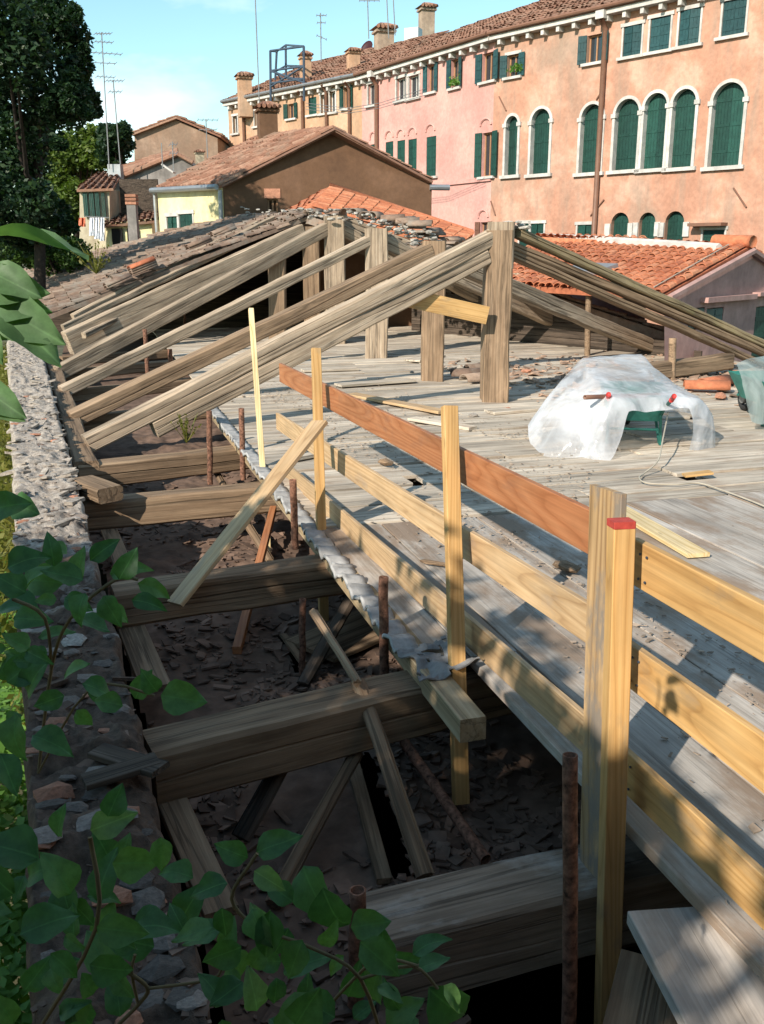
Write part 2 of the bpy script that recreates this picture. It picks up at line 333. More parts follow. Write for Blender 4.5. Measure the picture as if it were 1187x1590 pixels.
# rough lumps shared between many objects
def lump_mesh(mat, seed, flat=1., sub=1):
    bm = bmesh.new(); bmesh.ops.create_icosphere(bm, subdivisions=sub, radius=.5)
    for v in bm.verts:
        n = noise.noise_vector(v.co*1.7+V((seed*5, 0, 0))); v.co += n*.22; v.co.z *= flat
        for ax in range(3): v.co[ax] = max(-.42, min(.42, v.co[ax]*1.15))
    m = bpy.data.meshes.new('lump'); bm.to_mesh(m); bm.free(); m.materials.append(mat); return m
def lump(name, ms, P, s, parent=None, rz=None):
    M = Matrix.Translation(V(P)) @ Matrix.Rotation(R.uniform(0, 6.28) if rz is None else rz, 4, 'Z') @ Matrix.Rotation(R.uniform(-.25, .25), 4, 'X') @ Matrix.Diagonal((*s, 1))
    return obj(name, R.choice(ms), M, parent)
def scatter_shards(name, mat, pts, size, label=None, cat=None, parent=None):
    mb = MB()
    for p in pts:
        s = size*(.3+1.9*R.random()**3+.3*R.random()); a = R.uniform(0, 6.28); ex, ey = V((math.cos(a), math.sin(a), R.uniform(-.35, .35)))*s, V((-math.sin(a), math.cos(a), R.uniform(-.35, .35)))*s*R.uniform(.25, .8)
        h = V((0, 0, s*.12)); q = [p-ex-ey*R.uniform(.5, 1), p+ex*R.uniform(.6, 1)-ey, p+ex+ey*R.uniform(.4, 1), p-ex*R.uniform(.4, 1)+ey]
        mb.add([v-h for v in q]+[v+h for v in q], [(0, 1, 5, 4), (1, 2, 6, 5), (2, 3, 7, 6), (3, 0, 4, 7), (4, 5, 6, 7)])
    o = mb.build(name, mat, parent); tag(o, label, cat, kind='stuff'); return o

# ------------------------------------------------------------------ tiles and roofs
def coppo_mesh(mat, L_=.42, r0=.095, r1=.075, n=5, thick=True):
    vv = []; ff = []
    for x, r in ((0, r1), (L_, r0)):
        for k in range(n+1):
            a = math.pi*k/n; vv.append((x, r*math.cos(a), r*.8*math.sin(a)))
    if thick:
        for x, r in ((0, r1-.016), (L_, r0-.016)):
            for k in range(n+1):
                a = math.pi*k/n; vv.append((x, r*math.cos(a), r*.8*math.sin(a)))
    q = n+1
    for k in range(n): ff.append((k, k+1, q+k+1, q+k))
    if thick:
        for k in range(n):
            ff.append((2*q+k, 3*q+k, 3*q+k+1, 2*q+k+1)); ff.append((q+k, q+k+1, 3*q+k+1, 3*q+k)); ff.append((k+1, k, 2*q+k, 2*q+k+1))
        ff += [(0, q, 3*q, 2*q), (n, 2*q+n, 3*q+n, q+n)]
    return vv, ff
def patch(P, u, v): return (P[0]*(1-u)+P[1]*u)*(1-v)+(P[2]*(1-u)+P[3]*u)*v
def tile_roof(parent, P, mat, pitch=.22, row=.34, nparts=0, jit=.012, base=True, thick=.12, wav=0., skip=0., partkey=None):
    """P: eave start, eave end, ridge start, ridge end. Convex tiles in columns down the slope over a slab."""
    P = [V(p) for p in P]
    nu = max(2, int(((P[1]-P[0]).length+(P[3]-P[2]).length)/2/pitch)); nv = max(2, int(((P[2]-P[0]).length+(P[3]-P[1]).length)/2/row))
    n0 = (P[1]-P[0]).cross(P[2]-P[0]).normalized()
    if n0.z < 0: n0 = -n0
    if base:
        mb = MB(); k = 10
        for v in range(k+1):
            for u in range(k+1): mb.v.append(patch(P, u/k, v/k)-n0*.01)
        for v in range(k+1):
            for u in range(k+1): mb.v.append(patch(P, u/k, v/k)-n0*thick)
        q = (k+1)**2
        for v in range(k):
            for u in range(k):
                a = v*(k+1)+u; mb.f.append((a, a+1, a+k+2, a+k+1)); mb.f.append((q+a, q+a+k+1, q+a+k+2, q+a+1))
        for i in range(k):
            for a, b in ((i, i+1), (k*(k+1)+i+1, k*(k+1)+i), ((i+1)*(k+1), i*(k+1)), (i*(k+1)+k, (i+1)*(k+1)+k)): mb.f.append((a, b, q+b, q+a))
        slab = mb.local('roof_slab', mat, parent)
    V0, F0 = coppo_mesh(mat, row*1.25, pitch*.43, pitch*.34, 5, True); tm = mesh(V0, F0, mat, False)
    V1, F1 = coppo_mesh(mat, row*1.25, pitch*.43, pitch*.34, 4, False)
    cells = [(i, j) for j in range(nv) for i in range(nu)]
    rows = []
    for i, j in cells:
        if R.random() < skip: continue
        u, v = (i+.5)/nu, (j+.5)/nv
        c = patch(P, u, v); up = (patch(P, u, min(1, v+.02))-patch(P, u, v-.02)).normalized(); side = (patch(P, min(1, u+.02), v)-patch(P, u-.02, v)).normalized()
        nz = side.cross(up).normalized(); nz = nz if nz.z > 0 else -nz
        x = -up; y = nz.cross(x).normalized(); zz = x.cross(y)
        dz = .012 + (noise.noise(c*.9)*wav if wav else 0)
        M = Matrix((x, y, zz)).transposed().to_4x4(); M.translation = c+up*row*.6+nz*(dz+R.uniform(0, jit))+y*R.uniform(-jit, jit)
        M = M @ Matrix.Rotation(-.05+R.uniform(-jit, jit)*2.2, 4, 'Y') @ Matrix.Rotation(R.uniform(-jit, jit)*4, 4, 'Z')
        rows.append((c, M))
    rows.sort(key=partkey or (lambda t_: (t_[0]-O).length))
    for c, M in rows[:nparts]: obj('tile', tm, M, parent)
    if rows[nparts:]:
        mb = MB()
        for c, M in rows[nparts:]: mb.add([M @ V(v) for v in V1], F1)
        o = mb.local('roof_tiles', mat, parent); o['kind'] = 'stuff'

# ------------------------------------------------------------------ setting: ground and the floor of the attic
gm = MB(); gm.add([(-900, -200, -4.6), (900, -200, -4.6), (900, 1500, -4.6), (-900, 1500, -4.6)], [(0, 1, 2, 3)])
tag(gm.build('ground', GROUND), kind='structure')

def wall_x(y): return .1-.066*(y-3.2)      # inner face of the garden side wall
slots = [[(430, 985), (445, 978), (470, 1030), (462, 1040)], [(548, 1175), (575, 1165), (650, 1365), (600, 1365)], [(715, 1500), (790, 1470), (1015, 1470), (1015, 1700), (725, 1700)], [(440, 1000), (452, 998), (462, 1030), (458, 1034)]]
FZ = -.66
slots = [[atz(*p, FZ) for p in s] for s in slots]
def inside(pt, poly):
    c = False; n = len(poly)
    for i in range(n):
        a, b = poly[i], poly[(i+1) % n]
        if (a[1] > pt[1]) != (b[1] > pt[1]) and pt[0] < (b[0]-a[0])*(pt[1]-a[1])/(b[1]-a[1])+a[0]: c = not c
    return c
fm = MB(); nx, ny = 110, 600; x0_, x1_, y0_, y1_ = -.9, 2.3, .4, 17.5; idx = {}
def fz(x, y): return FZ + noise.noise(V((x*2.2, y*2.2, 0)))*.05 + noise.noise(V((x*9, y*9, 4)))*.022 + noise.noise(V((x*24, y*24, 8)))*.01
for j in range(ny+1):
    for i in range(nx+1):
        x, y = x0_+(x1_-x0_)*i/nx, y0_+(y1_-y0_)*j/ny; fm.v.append(V((x, y, fz(x, y))))
for j in range(ny):
    for i in range(nx):
        x, y = x0_+(x1_-x0_)*(i+.5)/nx, y0_+(y1_-y0_)*(j+.5)/ny
        if x < wall_x(y)-.15: continue
        if y < 8.6 and wall_x(y)+.02 < x < wall_x(y)+.14: continue
        if any(inside((x, y), s) for s in slots): continue
        a = j*(nx+1)+i; fm.f.append((a, a+1, a+nx+2, a+nx+1))
tag(fm.build('attic_floor', DIRT, smooth=True), kind='structure')
um = MB(); um.box(Matrix(), 2.2, 12.2, .4, 17.5, -.78, -.7); um.box(Matrix(), -.9, 12.2, 17.5, 40, -.78, -.7)
tag(um.build('attic_ceiling', DIRT), kind='structure')
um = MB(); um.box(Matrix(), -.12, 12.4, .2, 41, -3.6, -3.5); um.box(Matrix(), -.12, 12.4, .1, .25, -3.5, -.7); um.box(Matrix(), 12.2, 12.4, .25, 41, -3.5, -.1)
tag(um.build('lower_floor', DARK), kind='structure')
pts = []
while len(pts) < 4200:
    x, y = R.uniform(-.6, 2.1), R.uniform(.7, 13)*R.uniform(.4, 1)
    if x < wall_x(y)+.15 or any(inside((x, y), s) for s in slots) or noise.noise(V((x*1.6, y*1.6, 2)))+.35 < R.random()*.8: continue
    pts.append(V((x, y, fz(x, y)+.012)))
scatter_shards('floor_rubble', SHARD, pts, .030, 'broken reddish brown tile and lath shards littering the dark attic floor', 'rubble')

# ------------------------------------------------------------------ the garden side wall
wt = thing('garden_wall', 'long rough masonry wall with crumbling mortar top along the left side', 'wall', (-.2, 6, 0))
WT, WY0, WY1 = .04, .9, 24.
def wall_w(y): return .47 + .012*max(0, y-4)
mb = MB(); nyw, nxw = 640, 26
def wtop(x, y):
    n = noise.noise(V((x*3, y*3, 1)))*.035+noise.noise(V((x*9, y*7, 5)))*.03+noise.noise(V((x*26, y*19, 9)))*.020+(.045*(1-2*min(.5, abs(noise.noise(V((x*8, y*11, 21)))))))*(.5+noise.noise(V((x*2, y*2, 31))))+noise.noise(V((x*50, y*42, 9)))*.008
    drop = -.10*max(0, noise.noise(V((y*.8, 3, 0)))) - (.10 if y < 3.6 else 0)*max(0, noise.noise(V((x*4, y*2.5, 7)))+.4)
    return WT+n+drop
for j in range(nyw+1):
    y = WY0+(WY1-WY0)*(j/nyw)**1.35; xr = wall_x(y)
    er, el = noise.noise(V((0, y*4, 2)))*.035, noise.noise(V((3, y*3, 2)))*.05
    for i in range(nxw+1):
        x = xr+er-(wall_w(y)+er+el)*i/nxw; rr = min(i, nxw-i); z = wtop(x, y)-(.05 if rr == 0 else 0); mb.v.append(V((x, y, z)))
for j in range(nyw):
    for i in range(nxw): a = j*(nxw+1)+i; mb.f.append((a, a+nxw+1, a+nxw+2, a+1))
q = len(mb.v)
for j in range(nyw+1):
    for i, zb in ((0, -3.6), (nxw, -4.6)):
        v = mb.v[j*(nxw+1)+i]; mb.v.append(V((v.x, v.y, zb)))
for j in range(nyw):
    mb.f.append((j*(nxw+1), q+2*j, q+2*j+2, (j+1)*(nxw+1))); mb.f.append((j*(nxw+1)+nxw, (j+1)*(nxw+1)+nxw, q+2*j+3, q+2*j+1))
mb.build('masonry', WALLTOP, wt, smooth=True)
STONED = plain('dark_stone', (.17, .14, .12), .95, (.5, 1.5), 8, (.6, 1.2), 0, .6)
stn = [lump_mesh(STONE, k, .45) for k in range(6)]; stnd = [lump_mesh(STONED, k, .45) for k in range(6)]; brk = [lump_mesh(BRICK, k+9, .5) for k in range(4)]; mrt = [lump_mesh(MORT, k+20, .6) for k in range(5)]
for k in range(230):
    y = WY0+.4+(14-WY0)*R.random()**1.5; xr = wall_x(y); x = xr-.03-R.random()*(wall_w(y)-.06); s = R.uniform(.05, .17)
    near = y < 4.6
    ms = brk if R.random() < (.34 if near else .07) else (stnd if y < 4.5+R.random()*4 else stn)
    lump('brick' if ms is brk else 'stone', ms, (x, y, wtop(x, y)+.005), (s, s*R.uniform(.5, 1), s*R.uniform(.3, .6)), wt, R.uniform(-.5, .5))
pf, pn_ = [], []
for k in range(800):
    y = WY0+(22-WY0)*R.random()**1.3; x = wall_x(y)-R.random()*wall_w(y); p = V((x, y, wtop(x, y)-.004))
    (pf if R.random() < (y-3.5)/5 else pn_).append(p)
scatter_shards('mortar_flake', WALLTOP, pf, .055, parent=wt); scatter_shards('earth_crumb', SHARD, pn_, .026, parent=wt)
for i, (a, b) in enumerate((((150, 1165), (250, 1195)), ((130, 1215), (245, 1180)))):
    beam('board', atz(*a, .06), atz(*b, .07), .10, .025, DARKW, wt)

# boards lying along the foot of that wall
def lab(o, label, cat, group=None): return tag(o, label, cat, group)
lab(beam('plank', atz(262, 1235, -.36), atz(345, 1420, -.36), .13, .04, TIE), 'grey plank lying along the wall foot beyond the nearest leaves', 'plank', 'planks along the wall foot')
lab(beam('plank', atz(200, 965, -.36), atz(243, 1070, -.36), .17, .04, TIE), 'grey plank along the wall foot between the third and fourth tie beams', 'plank', 'planks along the wall foot')
lab(beam('plank', atz(170, 825, -.36), atz(197, 893, -.36), .14, .04, TIE), 'short grey plank along the wall foot behind the brace end', 'plank', 'planks along the wall foot')

# ------------------------------------------------------------------ tie beams of the stripped bay
G_T = 'bare tie beams over the attic floor'
def tie(pa, pb, w_, h_, label, mat=TIE, ext=1.9, z=-.1, l0=.25):
    A, B = atz(*pa, z), atz(*pb, z); d = (B-A).normalized(); A = A-d*l0; B = B+d*ext
    off = V((d.y, -d.x, 0))*w_*.5; A += off; B += off
    return lab(beam('tie_beam', A, B, w_, h_, mat, old=True, top=True), label, 'beam', G_T)
tie((560, 1382), (870, 1312), .31, .30, 'mortar-stained concrete-grey tie beam nearest the camera, behind the rusty corner pipe', wood('pale_tie', (.14, .10, .07), (.25, .195, .145), (.34, .28, .22), 8, .4, stain=((.40, .37, .33), 2.0, .55, .8)), 1.6, -.36, .03)
tie((301, 1115), (635, 1040), .26, .27, 'thick squared tie beam crossing under the square joist end', ext=1.9)
tie((230, 898), (498, 863), .24, .25, 'tie beam crossed by the slanting yellow brace', ext=1.9)
tie((173, 767), (400, 747), .25, .26, 'tie beam with a short wood block on its wall end', ext=1.9)
lab(beam('wood_block', atz(128, 752, .0), atz(172, 768, .0), .24, .14, TIE, old=True), 'short squared wood block resting on the wall end of a tie beam', 'block')
# struts, poles and stakes in the pit
def strut(pa, za, pb, zb, w_, h_, mat, label, cat='strut', old=True, name='strut'): return lab(beam(name, atz(*pa, za), atz(*pb, zb), w_, h_, mat, old=old), label, cat)
strut((492, 945), -.02, (562, 1062), -.02, .045, .045, TIE, 'round pole lying from the third to the fourth tie beam', 'pole', name='pole')
strut((556, 1055), -.05, (656, 1362), -.52, .075, .05, TIE, 'grey batten leaning from the fourth tie beam down to the floor', 'batten', name='batten')
lab(pipe('steel_pipe', atz(755, 1335, -.5), atz(628, 1152, -.36), .026, RUST), 'rusty pipe lying slanted on the floor below the square joist end', 'pipe')
strut((548, 922), -.3, (470, 1062), -.62, .09, .05, DARKW, 'dark strut slanting under the third tie beam near the joist', 'strut')
strut((558, 1165), -.36, (428, 1405), -.6, .07, .05, TIE, 'long strut slanting under the fourth tie beam toward the leaves', 'strut')
strut((425, 790), -.3, (368, 1010), -.62, .06, .06, RED, 'reddish stake slanting below the yellow brace', 'stake', False, 'stake')
strut((438, 1180), -.36, (372, 1300), -.6, .10, .05, DARKW, 'short dark strut under the fourth tie beam middle', 'strut')
strut((415, 745), -.3, (418, 865), -.6, .035, .035, PALE, 'pale thin stake standing behind the yellow brace', 'stake', False, 'stake')
strut((330, 725), -.4, (420, 870), -.55, .07, .04, TIE, 'thin board on the floor between the second and third tie beams', 'board', name='board')
strut((440, 985), -.6, (472, 1030), -.6, .05, .02, TIE, 'narrow board edging the dark slot in the attic floor', 'board', False, 'board')
strut((545, 1172), -.63, (598, 1368), -.63, .07, .03, TIE, 'board edging the long dark slot in the attic floor', 'board', False, 'board')
bf = MB(); P = [atz(490, 1000, -.6), atz(585, 935, -.6)]
lab(beam('board', atz(480, 1010, -.6), atz(600, 960, -.6), .5, .03, TIE), 'wide dusty board flat under the deck edge past the long post', 'board')
# rusty scaffold tubes standing along the deck edge
G_P = 'rusty pipes standing along the deck edge'
def stand(ptop, pbot, zb, r, label, x=1.38):
    Bt = atz(*pbot, zb); Tt = aty(ptop[0], ptop[1], Bt.y); return lab(pipe('steel_pipe', Bt, Tt, r, RUST), label, 'pipe', G_P)
lab(pipe('steel_pipe', aty(884, 1640, 2.16), aty(886, 1172, 2.3), .024, RUST), 'flaking rusty pipe beside the stained corner board, in front of the nearest tie beam', 'pipe', G_P)
stand((556, 1382), (553, 1560), -.62, .03, 'short rusty pipe at the end of the nearest tie beam')
stand((596, 896), (597, 1062), -.3, .027, 'rusty pipe with open top at the torn sheet edge')
stand((455, 745), (459, 852), -.12, .027, 'rusty pipe with a broken bent foot beside the pale end of the brace')
stand((470, 930), (470, 1045), -.64, .022, 'thin rusty pipe under the third tie beam by the long post')
stand((375, 634), (378, 745), -.3, .03, 'rusty pipe standing in front of the first tie beam end')
stand((325, 638), (327, 752), -.4, .03, 'rusty pipe under the lower rafter of the front truss')
stand((225, 511), (230, 585), -.2, .04, 'rusty pipe between the third and fourth rafters on the left')
stand((264, 542), (268, 600), -.2, .04, 'rusty pipe poking up beside the round third rafter')
stand((287, 488), (288, 515), -.1, .035, 'rusty pipe under the fourth rafter far left')
stand((279, 404), (281, 440), 1.1, .035, 'thin rusty rod standing up above the rear rafters')
# ------------------------------------------------------------------ roof trusses
def truss_pts(foot, base_y, top_px, kx=None): pass
def truss(label, loc): return thing('roof_truss', label, 'truss', loc, 'stripped roof trusses')
# front truss
K1 = atz(768, 620); t1 = truss('front roof truss with thick king post and doubled weathered rafters', K1)
k1t = aty(770, 352, K1.y)
beam('king_post', K1-V((0, 0, .05)), V((K1.x-.02, K1.y, k1t.z-.05)), .36, .40, OLDB, t1, old=True, up=V((.3, 1, 0)), wob=.02)
beam('post_head', V((K1.x, K1.y-.03, k1t.z-.55)), V((K1.x, K1.y-.03, k1t.z+.06)), .34, .30, OLD, t1, old=True, up=V((.3, 1, 0)))
f1 = atz(128, 676, .05); kk = V((K1.x-.12, K1.y-.04, k1t.z-.02)); dd = (kk-f1).normalized(); nd = frame(f1, kk).to_3x3() @ V((0, 0, -1))
beam('rafter', f1, kk, .22, .20, OLD, t1, old=True, top=True, wob=.012)
beam('rafter', f1+dd*.75+nd*.205, kk-dd*.25+nd*.205, .21, .20, OLD, t1, old=True, top=True, wob=.012)
rf = V((11.9, 14.45, .16)); rk = V((K1.x+.12, K1.y, k1t.z-.02))
beam('rafter', rk+V((.15, -.01, .0)), rf+V((0, 0, .22)), .18, .125, MOSSY, t1, old=True, top=True)
beam('rafter', rk+V((0, 0, -.135)), rf+V((0, 0, .085)), .175, .12, OLDB, t1, old=True, top=True)
beam('rafter', rk+V((0, 0, -.265)), rf+V((-.3, -.05, -.03)), .17, .11, OLDB, t1, old=True, top=True)
tie((150, 714), (371, 689), .25, .26, 'tie beam at the foot of the front truss', ext=2.2)
lab(beam('wall_plate', V((wall_x(9.9)+.16, 9.9, -.06)), V((wall_x(23)+.16, 23, -.06)), .24, .16, TIE, old=True, top=True), 'long timber laid along the wall under the rafter feet', 'beam')
# second to fifth truss
def simple_truss(n, label, kbase, ktop, kw, foot_px, fy, top_px, rw, rh, mat, kmat, right=None, tie_it=True):
    K = atz(*kbase) if len(kbase) == 2 else V(kbase); t = truss(label, K); kt = aty(*ktop, K.y)
    beam('king_post', K-V((0, 0, .05)), V((K.x, K.y, kt.z)), kw, kw, kmat, t, old=True, up=V((.3, 1, 0)), wob=.018)
    A = aty(*foot_px, fy); B = aty(*top_px, K.y-.1); beam('rafter', A, B, rw, rh, mat, t, old=True, top=True, wob=.014)
    if right: beam('rafter', V((K.x+.1, K.y, kt.z-.12)), V(right), .24, .26, OLD, t, old=True, top=True, wob=.02)
    if tie_it: beam('tie_beam', V((A.x-.1, A.y+.15, -.08)), V((K.x, K.y+.2, -.08)), .22, .2, TIE, t, old=True, top=True)
    return t, K, kt
simple_truss(2, 'second roof truss with brown square rafter, its post holding the yellow board', (672, 590), (672, 374), .36, (106, 640), 12.85, (664, 378), .21, .22, OLDB, OLDB, (11.6, 17.4, .12))
simple_truss(3, 'third roof truss with slender round pole rafter', (585, 555), (582, 355), .44, (92, 600), 15.5, (572, 366), .16, .19, OLD, OLD, (11.6, 20.3, .1))
simple_truss(4, 'fourth roof truss with pale flat rafter under the mortar ridge', (5.38, 21.4, 0), (514, 336), .46, (85, 569), 18.3, (503, 346), .20, .28, OLD, OLD, (11.6, 22.6, .1))
t5 = simple_truss(5, 'fifth roof truss with deep brown rafter at the edge of the old tiles', (5.38, 23.8, 0), (480, 352), .42, (98, 516), 20.8, (466, 348), .22, .50, OLD, OLDB, None)
Kp = aty(430, 492, 20.9); Kt = aty(430, 392, 20.9)
lab(beam('wooden_post', V((Kp.x, Kp.y, -.03)), Kt, .36, .36, OLDB, old=True, up=V((.3, 1, 0))), 'square brown post under the fourth rafter, left of the king posts', 'post')
lab(beam('nailed_board', aty(628, 461, K1.y-.32), aty(757, 490, K1.y-.30), .035, .24, YEL), 'yellow board nailed level between the king posts', 'board')
lab(beam('wood_beam', aty(915, 590, 13.0), aty(1130, 560, 13.9), .26, .26, TIE, old=True), 'grey beam lying on the deck under the right rafters', 'beam')
for a, b, lb in (((915, 440), (912, 552), 'rusty prop under the grey right rafter'), ((1045, 525), (1043, 590), 'short prop between right rafter and deck beam')):
    Bp = atz(*b); lab(pipe('prop', Bp, aty(*a, Bp.y), .06, OLDB, open_top=False), lb, 'prop')

# ------------------------------------------------------------------ deck
deck = thing('deck', None, None, (2, 4, 0)); tag(deck, kind='structure')
y = 6.62; row = 0
while y < 27:
    wd = R.choice((.2, .23, .26, .3, .34)); x = 1.52; xe = 11.9
    cuts = [x] + sorted(R.uniform(2.6, 10.5) for _ in range(2 if y < 16 else 1)) + [xe]
    for a, b in zip(cuts, cuts[1:]):
        if b-a < .3: continue
        dz = R.uniform(-.010, .014); sk = R.uniform(-.01, .01)
        hole = y <= 7.26 < y+wd and a < 5.24 < b
        sp = [(a, b)] if not hole else [(a, 5.14), (5.33, b)]
        for a2, b2 in sp:
            beam('plank', V((a2+.008, y+wd/2+sk, dz)), V((b2-.008, y+wd/2-sk+.05, dz+R.uniform(-.012, .012))), wd-R.uniform(.010, .020), .035, DECK, deck, top=True)
    y += wd; row += 1
x = 1.72
for wd, yb, ye in ((.27, .9, 4.1), (.33, 1.9, 6.6), (.46, .9, 6.6), (.46, .9, 6.58), (.42, .9, 6.6), (.46, .9, 6.6), (.5, .9, 6.6), (.5, .9, 6.6), (.5, .9, 6.6), (.6, 2, 6.6), (.6, 2, 6.6)):
    beam('board', V((x+wd/2, yb, R.uniform(-.006, .008))), V((x+wd/2+R.uniform(-.01, .01), ye, R.uniform(-.006, .008))), wd-.010, .05, DECKG, deck, top=True); x += wd
beam('board', V((1.625, 4.12, -.004)), V((1.625, 6.6, .004)), .2, .04, DECKG, deck, top=True); beam('board', V((1.862, 4.12, -.002)), V((1.862, 6.6, .002)), .262, .04, DECKG, deck, top=True)
# the dusty layer of splinters and grit, thickest behind the fence
pts = []
while len(pts) < 5000:
    x, y = R.uniform(1.75, 9), R.uniform(1.2, 15); k = noise.noise(V((x*.9, y*.55, 5)))
    if k*1.2+.25-max(0, x-3.2)*.13 < R.random()*.9: continue
    pts.append(V((x, y, .016)))
scatter_shards('deck_grit', CHIP, pts, .009, 'fine splinters and brick grit strewn over the deck', 'debris')
pts = []
while len(pts) < 900:
    x, y = R.gauss(8.4, 1.8), R.gauss(14.3, 1.5)
    if x < 5.8 or x > 11.6 or y < 10: continue
    pts.append(V((x, y, .02)))
scatter_shards('brick_rubble', plain('rubble', (.36, .24, .17), .95, None, 9, (.6, 1.3), 0, .3, island=True), pts, .05, 'reddish brick and plaster rubble strewn on the deck right of the front king post', 'rubble')
# grey corrugated sheet whose wavy edge shows over the joist
cmz = MB(); n = 900; ya, yb = 4.28, 13.2; cols = (1.375, 1.39, 1.43, 1.47, 1.515)
for i in range(n+1):
    y = ya+(yb-ya)*i/n; ph = math.pi*y/.205; nn = noise.noise(V((0, round(y/.205)*3.1, 1)))
    for j, x in enumerate(cols):
        e = (nn*.035+noise.noise(V((0, y*14, 1)))*.01)*(1 if j < 2 else .4)
        cmz.v.append(V((x+e, y, -.005+(.055+nn*.02)*abs(math.sin(ph))**.7*(1-.5*j/4)+noise.noise(V((x*20, y*20, 3)))*.008)))
for i in range(n):
    for j in range(len(cols)-1): a = i*len(cols)+j; cmz.f.append((a, a+1, a+len(cols)+1, a+len(cols)))
co = cmz.build('corrugated_sheet', FIBRE, smooth=True); so_ = co.modifiers.new('thick', 'SOLIDIFY'); so_.thickness = .018
lab(co, 'grey corrugated sheet edge poking out under the deck along the joist', 'sheet')
tn = MB(); k = 14
for i in range(k+1):
    for j in range(k+1):
        u, v = i/k, j/k; p = V((1.40+.30*u, 3.92+.38*v, .05)); p += noise.noise_vector(p*7)*V((.05, .05, .07)).length*.5; p.z = .05+noise.noise(p*9)*.06-.05*(1-u); tn.v.append(p)
for i in range(k):
    for j in range(k):
        if noise.noise(V((i*.45, j*.45, 2))) < -.28: continue
        a = i*(k+1)+j; tn.f.append((a, a+k+1, a+k+2, a+1))
to = tn.build('torn_sheet', plain('torn_fibre', (.20, .20, .20), .9, None, 14, (.6, 1.2), 0, .4), smooth=False); to.modifiers.new('thick', 'SOLIDIFY').thickness = .008; lab(to, 'crumpled torn piece of grey sheet at the end of the corrugated edge', 'scrap')
lab(beam('edge_joist', V((1.49, 3.5, .0)), V((1.47, 13.2, .0)), .125, .115, wood('joist_wood', (.24, .16, .08), (.42, .31, .18), (.52, .41, .27), 9, .3), top=True), 'long square joist with its sawn end sticking out under the deck edge', 'joist')
# ------------------------------------------------------------------ guard rail, left run
gl = thing('guard_rail', 'wooden guard rail with three rails running back along the deck edge', 'railing', (1.6, 5.5, 0))
rl = beam('rail', V((1.79, 2.9, .965)), V((1.66, 8.75, .925)), .03, .175, RED, gl); rl['label'] = 'reddish brown top rail'
beam('rail', V((1.79, 2.9, .60)), V((1.66, 9.0, .42)), .03, .165, TAN, gl)
beam('rail', V((1.79, 2.9, .125)), V((1.62, 8.4, .05)), .03, .165, TAN, gl)
beam('post', atx(505, 1027, 1.47), atx(491, 541, 1.60), .07, .05, YEL, gl, up=V((0, 1, 0)))
beam('post', atx(716, 1247, 1.55), atx(698, 631, 1.68), .075, .055, YEL, gl, up=V((0, 1, 0)))
o = beam('cleat', atx(713, 1030, 1.655), atx(707, 822, 1.665), .055, .04, YEL, gl, up=V((0, 1, 0)))
b0 = atx(914, 1372, 1.70); b1 = atx(937, 760, 1.70)
o = beam('board_post', V((1.72, b0.y-.02, b0.z)), V((1.72, b1.y, b1.z)), .025, .22, BRD, gl, up=V((0, 1, 0)) @ Matrix.Rotation(0, 3, 'Z')); o['label'] = 'wide stained brown board post'
br0 = aty(272, 938, 5.75); br1 = aty(497, 655, 6.45)
o = beam('brace', br0, br1, .03, .17, TAN, gl, up=V((.9, -.35, .6))); o['label'] = 'slanting yellow brace'
# right run, in fresh pine
gr = thing('guard_rail', 'fresh yellow guard rail starting at the red-topped post in the right foreground', 'railing', (1.7, 2.4, 0))
p0 = atx(938, 1720, 1.655); p1 = atx(965, 808, 1.655)
beam('post', p0, p1, .075, .075, YEL, gl and gr, up=V((.2, .98, 0)))
tp = beam('painted_top', p1-(p1-p0).normalized()*.022, p1+(p1-p0).normalized()*.002, .0765, .0765, REDP, gr, up=V((.2, .98, 0))); tp['label'] = 'red paint on the post top'
for z in (.96, .575, .16): beam('rail', V((1.76, 2.74, z)), V((1.78, .7, z-.0)), .03, .165, YEL, gr)
nl = MB()
for yy in (2.72, 2.68): 
    for z in (.96, .575, .16):
        for dz in (-.045, .045): nl.tube([V((1.742, yy-.05, z+dz)), V((1.738, yy-.05, z+dz))], .005, 6)
o = nl.build('nail', IRON, gr); o['kind'] = 'stuff'
st = lab(beam('stake', atx(409, 738, 1.46), atx(390, 480, 1.56), .05, .05, PALE, up=V((0, 1, 0))), 'pale slim stake standing alone at the far end of the deck edge', 'stake')

# loose boards on and off the deck
ba, bb = atz(975, 1415, -.1), atz(1066, 1590, -.1); bd = (bb-ba).normalized(); bp = V((-bd.y, bd.x, 0))*.28
lab(beam('loose_board', ba+bp, ba+bp+bd*1.5, .56, .05, wood('pale_board', (.36, .315, .27), (.47, .42, .37), (.55, .50, .45), 6, .15, stain=((.28, .21, .15), 1.5, .55, .5)), top=True), 'wide pale grey board lying low at the bottom right corner', 'board')
lab(beam('loose_board', atz(1035, 1500, -.3), atz(1010, 1640, -.3), .3, .04, TIE), 'dusty board leaning under the wide grey board in the corner', 'board')
lab(beam('loose_board', atz(960, 790, .03), atz(1085, 862, .03), .17, .03, PALE), 'short pale yellow board lying on the deck behind the red-topped post', 'board')
for a, b, wd, lb in (((525, 598), (640, 590), .28, 'bright thin board on the deck left of the second king post'), ((545, 612), (690, 640), .2, 'board edge running toward the deck hole by the posts'),
                     ((640, 560), (680, 552), .35, 'short pale board between the second and third king posts'), ((470, 575), (555, 572), .3, 'pale board behind the red rail end'),
                     ((640, 650), (735, 665), .16, 'narrow board stacked at the deck step'), ((760, 640), (860, 632), .26, 'board lying at the foot of the front king post'),
                     ((455, 712), (520, 700), .12, 'small board behind the brace top on the deck')):
    lab(beam('loose_board', atz(*a, .035), atz(*b, .035), wd, .035, R.choice((DECK, TAN))), lb, 'board')
